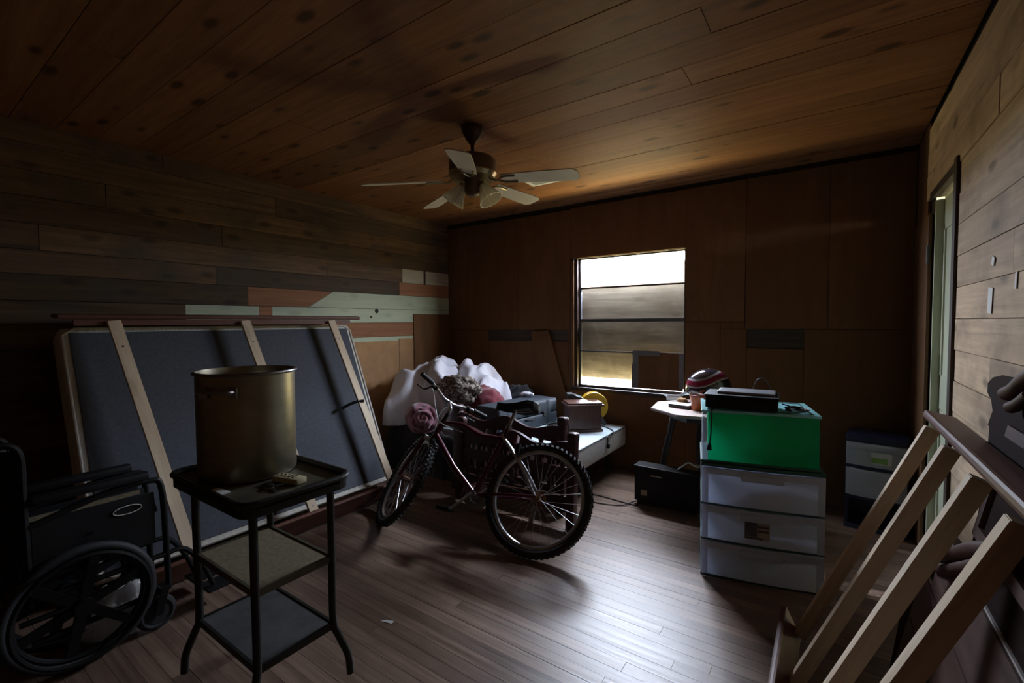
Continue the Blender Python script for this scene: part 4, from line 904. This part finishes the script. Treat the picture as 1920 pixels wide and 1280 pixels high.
# helmet
hp = Vector((-.725, 3.60, TZ+.001)); hm = thing('helmet', 'black, silver and maroon swirl-painted helmet on the side table', 'helmet', hp, R(22)); hm.scale = (1, 1, 1)
sh = MB(); ns_, nr_ = 36, 16; vs = []; fs = []
for j in range(nr_+1):
    ph = math.pi*.5*(1-j/nr_*1.58)
    for k in range(ns_):
        a = 2*math.pi*k/ns_; r_ = math.cos(ph); x = .168*r_*math.cos(a); yv = .132*r_*math.sin(a); z_ = .150*math.sin(ph)
        if x > 0: x *= .94
        if x < -.09 and z_ < -.03: x = -.09+(x+.09)*.45       # face opening at the front
        vs.append((x, yv, max(z_, -.118)+.125))
for j in range(nr_):
    for k in range(ns_): fs.append((j*ns_+k, j*ns_+(k+1) % ns_, (j+1)*ns_+(k+1) % ns_, (j+1)*ns_+k))
so = MB().add(vs, fs).build('shell', 'helmet_shell', hm, True); sm = so.modifiers.new('thick', 'SOLIDIFY'); sm.thickness = .012; sm.offset = -1
MB().tube([vs[nr_*ns_+k] for k in range(ns_)], .006, 8, True).build('rim_trim', 'black_plastic', hm, True)
MB().lathe([(.0, .118), (.06, .112), (.115, .06), (.138, .0)], 32, Matrix(((1.13, 0, 0), (0, .88, 0), (0, 0, 1))), (0, 0, .11)).build('liner', 'black_vinyl', hm, True)
pk = [(-.135, .085, .085), (-.19, .055, .070), (-.205, 0, .066), (-.19, -.055, .070), (-.135, -.085, .085), (-.150, -.04, .092), (-.155, 0, .094), (-.150, .04, .092)]
MB().prism(pk, (0, 0, .006)).build('peak', 'black_plastic', hm)
MB().tube(smoothpath([(-.04, -.125, .03), (-.09, -.115, .018), (-.16, -.06, .006), (-.17, 0, .006), (-.14, .05, .006), (-.05, .12, .03)], 5), .004, 6).build('chin_strap', 'black_vinyl', hm, True)
cpos = FL(1307, 766, TZ); cup = thing('orange_pot', 'small mottled orange pot on the side table in front of the helmet', 'pot', (cpos.x*.985, cpos.y*.985, TZ+.0005))
MB().lathe([(0, 0), (.034, 0), (.036, .004), (.050, .098), (.053, .100), (.053, .106), (.047, .106), (.045, .095), (.032, .008), (0, .006)], 32).build('body', 'orange_pot', cup, True)
MB().torus(.050, .0035, None, (0, 0, .105), 32, 8).build('rim', 'fan_brown', cup, True)
bpos = FL(1277, 764, TZ); cb = thing('cassette_box', 'flat grey and white box with printed label on the side table', 'box', (bpos.x, bpos.y+.01, TZ+.0005), R(-12))
MB().rbox((0, 0, .013), (.150, .10, .024), .003).build('body', 'rubber_grey', cb)
MB().b2((-.074, -.049, .0252), (.074, .049, .0262)).build('label', 'white_paper', cb)
MB().b2((-.048, -.022, .0262), (.030, .022, .0266)).build('label_frame', 'rubber_grey', cb); MB().b2((-.044, -.018, .0266), (.026, .018, .0270)).build('label_window', 'white_paper', cb); MB().b2((-.030, -.004, .0270), (.012, .003, .0273)).build('label_text', 'sticker_dark', cb)
gp = FL(1256, 750, TZ); gg = thing('safety_glasses', 'clear plastic safety glasses at the edge of the side table', 'glasses', (gp.x+.045, gp.y-.02, TZ+.0005), R(30))
lens = MB(); vs = []; fs = []
for k in range(13):
    a = R(-70+140*k/12); x = .062*math.sin(a); yv = -.05*math.cos(a)+.05; vs += [(x, yv, .004), (x*1.03, yv-.004, .046)]
for k in range(12): fs.append((2*k, 2*k+2, 2*k+3, 2*k+1))
l_ = lens.add(vs, fs).build('lens', 'clear_plastic', gg, True); sm = l_.modifiers.new('thick', 'SOLIDIFY'); sm.thickness = .002
for s_ in (-1, 1): MB().obox((s_*.060, .035, .036), (s_*.055, .13, .030), .003, .009).build('temple', 'clear_plastic', gg)
sp_ = FL(1276, 752, TZ); tag(blob('crumpled_napkin', 'cardboard_tan', (sp_.x+.03, sp_.y-.06, TZ+.016), (.04, .03, .02), .4, 3, 31, 3, .78), 'crumpled tan napkin between the glasses and the helmet', 'napkin')

# black case under the table
bc = thing('speaker_case', 'black box-shaped case with chrome handle on the floor under the side table', 'case', (-.93, 3.285, 0), R(-1))
Mt = Matrix.Rotation(R(0), 3, 'X')
MB().rbox((0, 0, .155), (.46, .115, .255), .008).build('body', 'black_plastic', bc)
MB().rbox((0, 0, .2835), (.47, .125, .012), .004).build('top_trim', 'black_metal', bc)
MB().tube([(-.10, -.055, .245), (-.10, -.078, .236), (-.02, -.078, .236), (-.02, -.055, .245)], .0055, 8).build('handle', 'chrome', bc, True)
MB().b2((-.180, -.0590, .075), (-.135, -.0578, .115)).build('sticker', 'sticker_tan', bc)
for x in (-.20, .20):
    for yv in (-.04, .04): MB().cyl((x, yv, 0), (x, yv, .03), .013, 10).build('foot', 'rubber', bc)
tag(centred(MB().tube(smoothpath([(-.86, 3.27, .2965), (-.80, 3.30, .345), (-.76, 3.32, .325), (-.73, 3.335, .320), (-.70, 3.35, .345)], 6), .005, 8), 'white_cable', 'cable_white', smooth=True), 'pale cable looped on top of the black case', 'cable')
fc = [FL(1098, 925, .005), FL(1120, 928, .005), FL(1150, 936, .005), FL(1175, 943, .005), FL(1196, 948, .005)]
tag(centred(MB().tube(smoothpath(fc, 6), .004, 6), 'floor_cable', 'cable_black', smooth=True), 'straighter black cable on the floor ending at the black case', 'cable')
fc = [FL(1100, 938, .005), FL(1130, 944, .005), FL(1165, 947, .006), FL(1185, 941, .014), FL(1197, 937, .014), FL(1200, 932, .006)]
tag(centred(MB().tube(smoothpath(fc, 6), .004, 6), 'floor_cable', 'cable_black', smooth=True), 'curving black cable on the floor in front of the black case', 'cable')

# small blue drawer chest in the corner
bl0 = Vector((.098, 3.63, 0)); bw, bd_ = .315, .27
bch = thing('drawer_chest', 'small navy two-drawer plastic chest standing in the dark corner', 'drawer chest', bl0, R(-7))
fr = MB().rbox((bw/2, bd_/2, .585), (bw, bd_, .05), .015).b2((0, .01, .395), (bw, bd_, .415)).b2((0, .01, .195), (bw, bd_, .215)).b2((0, 0, .0), (bw, bd_, .03))
for x in (0, bw-.018): fr.b2((x, .012, 0), (x+.018, .05, .57)).b2((x, bd_-.04, 0), (x+.018, bd_, .57))
fr.b2((0, .03, .03), (.008, bd_-.02, .195)).b2((bw-.008, .03, .03), (bw, bd_-.02, .195)).b2((.01, bd_-.012, .03), (bw-.01, bd_-.004, .56)).build('frame', 'chest_blue', bch)
for z0, z1 in ((.417, .562), (.217, .393)):
    dr = MB(); vs, fs = bowed(.006, bw-.006, z0, z1, .005, .006, bw); dr.add(vs, fs)
    dr.b2((.02, .02, z0), (.024, bd_-.02, z1-.015)).b2((bw-.024, .02, z0), (bw-.02, bd_-.02, z1-.015)).b2((.02, .01, z0), (bw-.02, bd_-.02, z0+.004)).b2((.02, bd_-.024, z0), (bw-.02, bd_-.02, z1-.015))
    d_ = dr.build('drawer', 'drawer_clear', bch, True)
    q = MB(); vs, fs = bowed(.02, bw-.02, z1-.034, z1-.004, .006, -.002, bw); q.add(vs, fs); q.build('handle_lip', 'drawer_clear', d_, True)
    if z0 > .4:
        q = MB(); vs, fs = bowed(.135, .235, z0+.022, z0+.095, .0012, .0042, bw, 4); q.add(vs, fs); lab = q.build('sticker', 'sticker_base', d_)
        q = MB(); vs, fs = bowed(.137, .215, z0+.030, z0+.062, .0008, .0036, bw, 4); q.add(vs, fs); q.build('print_block', 'sticker_green', lab)

# ------------------------------------------------------------------ carved headboard on its side against the right wall
def PL(x, y):
    d = ray(x, y); # plane X = .188 + .2 z
    t = (.188+.2*CAM.z-CAM.x)/(d.x-.2*d.z); return CAM+d*t
nv = Vector((1, 0, -.2)).normalized()
hb = thing('carved_headboard', 'dark carved headboard on its side leaning on the pale board wall', 'headboard', (.25, 1.6, 0))
# crest outline (far end), then the near end, which lies outside the picture
ol = [PL(1640, 1170), PL(1700, 1092), PL(1735, 1050), PL(1738, 1012), PL(1752, 997), PL(1778, 1002), PL(1800, 1030), PL(1822, 1020), PL(1834, 960), PL(1846, 905), PL(1851, 845), PL(1855, 800), PL(1852, 796), PL(1861, 770), PL(1858, 748), PL(1851, 735), PL(1852, 718), PL(1862, 707), PL(1880, 703)]
top = ol[-1]; e1 = Vector((.188+.2*1.19, 1.55, 1.19)); e2 = Vector((.188+.2*1.05, .75, 1.05)); e3 = Vector((.188+.2*.02, .75, .02)); e4 = Vector((.188+.2*.02, 2.08, .02))
ol = [o_ for o_ in ol if o_.z > .03]
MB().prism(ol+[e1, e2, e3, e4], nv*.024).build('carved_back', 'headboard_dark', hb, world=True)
def onp(y_, z_, d_=0): return Vector((.188+.2*z_, y_, z_)) - nv*d_
zz = [.03, .159, .327, .495, .655]
for k in range(len(zz)-1):
    yfar = 2.02 if zz[k] < .4 else 1.90
    p = [onp(.80, zz[k]+.006), onp(yfar, zz[k]+.006), onp(yfar, zz[k+1]-.002), onp(.80, zz[k+1]-.002)]
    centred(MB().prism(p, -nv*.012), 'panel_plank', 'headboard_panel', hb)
    MB().prism([onp(.80, zz[k+1]-.003), onp(yfar, zz[k+1]-.003), onp(yfar, zz[k+1]+.003), onp(.80, zz[k+1]+.003)], -nv*.006).build('groove_strip', 'groove_light', hb, world=True)
def roll(pts, r, nm='scroll_roll'): MB().tube(smoothpath([PL(*p)-nv*.02 for p in pts], 6), r, 14).build(nm, 'headboard_panel', hb, True, True)
roll([(1762, 1040), (1785, 1048), (1815, 1044), (1850, 1036), (1890, 1040)], .020); roll([(1768, 1066), (1790, 1074), (1820, 1072), (1860, 1066), (1900, 1068)], .016)
roll([(1908, 742), (1925, 734), (1945, 716), (1970, 700)], .019); roll([(1916, 768), (1932, 762), (1955, 745)], .015)
for (ya_, yb_, za_, zb_) in ((.85, 1.72, .755, .785), (.85, 1.72, 1.03, 1.06), (1.69, 1.72, .785, .925)):
    MB().prism([onp(ya_, za_), onp(yb_, za_), onp(yb_, zb_), onp(ya_, zb_)], -nv*.010).build('frame_moulding', 'headboard_panel', hb, world=True)

# ------------------------------------------------------------------ leaning plank on the back wall
pl = MB().prism([YY(995, 622, YB-.02), YY(1028, 619, YB-.02), YY(1062, 742, YB-.03), YY(1068, 800, YB-.03), YY(1030, 800, YB-.03)], (0, .016, 0))
tag(centred(pl, 'leaning_plank', 'hardboard'), 'brown plank leaning on the back wall left of the window', 'plank')
# paper on the ceiling
pq = [FL(972, 336, H-.004), FL(1000, 350, H-.004), FL(1060, 338, H-.004), FL(1030, 327, H-.004)]
pt = thing('ceiling_sheet', 'white printed sheet fixed to the ceiling beside the fan', 'paper sheet', sum(pq, Vector())/4)
MB().prism(pq, (0, 0, .002)).build('sheet', 'white_paper', pt, world=True)
cq = sum(pq, Vector())/4; MB().prism([cq.lerp(v, .72)+Vector((0, 0, -.001)) for v in pq], (0, 0, .0009)).build('print_area', 'grey_print', pt, world=True)

# ------------------------------------------------------------------ ceiling fan
fc_ = Vector((-1.715, 2.073, H)); fan = thing('ceiling_fan', 'cream five-blade ceiling fan with fluted lamp shades', 'ceiling fan', fc_)
MB().lathe([(0, -.002), (.062, -.002), (.064, -.010), (.058, -.035), (.036, -.075), (.020, -.095), (.016, -.10), (0, -.10)], 32).build('canopy', 'fan_brown', fan, True)
MB().cyl((0, 0, -.095), (0, 0, -.20), .011, 14).build('down_rod', 'fan_brown', fan, True)
MB().lathe([(0, -.165), (.05, -.168), (.118, -.180), (.135, -.195), (.138, -.205), (.138, -.262), (.132, -.268), (0, -.268)], 40).build('motor_housing', 'fan_motor', fan, True)
MB().lathe([(0, -.268), (.139, -.266), (.142, -.274), (.128, -.296), (.075, -.305), (0, -.306)], 40).build('brass_ring', 'fan_brass', fan, True)
MB().lathe([(0, -.304), (.048, -.306), (.048, -.375), (.036, -.392), (.012, -.398), (0, -.398)], 28).build('switch_housing', 'fan_motor', fan, True)
for k in range(5):
    a = R(-129+72*k); M = rotz(a) @ Matrix.Rotation(R((7, 5.5, 3.5, 0, 3)[k]), 3, 'Y') @ Matrix.Rotation(R(-12), 3, 'X'); c = Vector((0, 0, -.302))
    out = [(.18, -.044), (.30, -.052), (.50, -.060), (.597, -.060), (.622, -.034), (.622, .034), (.597, .060), (.50, .060), (.30, .052), (.18, .044)]
    bl = MB().prism([c+M @ Vector((x, y_, -.003)) for x, y_ in out], M @ Vector((0, 0, .006))).build('blade', 'fan_blade', fan)
    ir = MB().tube(smoothpath([Vector((.10*math.cos(a), .10*math.sin(a), -.300)), c+M @ Vector((.15, 0, -.010)), c+M @ Vector((.20, -.03, -.007)), c+M @ Vector((.27, -.034, -.007))], 5), .006, 8)
    ir.tube(smoothpath([c+M @ Vector((.15, 0, -.010)), c+M @ Vector((.20, .03, -.007)), c+M @ Vector((.27, .034, -.007))], 5), .006, 8); ir.build('blade_iron', 'fan_brass', bl, True)
for az, tilt in ((R(34.9+180-4), 33), (R(34.9-22), 30)):
    M = rotz(az) @ Matrix.Rotation(R(180-tilt), 3, 'Y'); p0 = Vector((.03*math.cos(az), .03*math.sin(az), -.345)); p1 = Vector((.055*math.cos(az), .055*math.sin(az), -.325))
    arm = MB().tube(smoothpath([p0, p1, p1+M @ Vector((0, 0, .028))], 5), .008, 8).build('lamp_arm', 'fan_brass', fan, True)
    sh = MB().lathe([(.020, .010), (.027, .025), (.038, .050), (.054, .092), (.070, .122), (.066, .122), (.050, .092), (.034, .050), (.023, .025)], 72, M, p1, .05, 18).build('lamp_shade', 'shade_glass', fan, True)
    MB().lathe([(0, .0), (.024, .0), (.024, .022), (0, .022)], 18, M, p1).build('lamp_socket', 'fan_brass', fan, True)
for dx in (-.02, .025):
    MB().tube([(dx, -.02, -.395), (dx, -.02, -.47)], .0015, 6).lathe([(0, -.485), (.004, -.48), (.003, -.47), (0, -.468)], 8, None, (dx, -.02, 0)).build('pull_chain', 'fan_brass', fan)
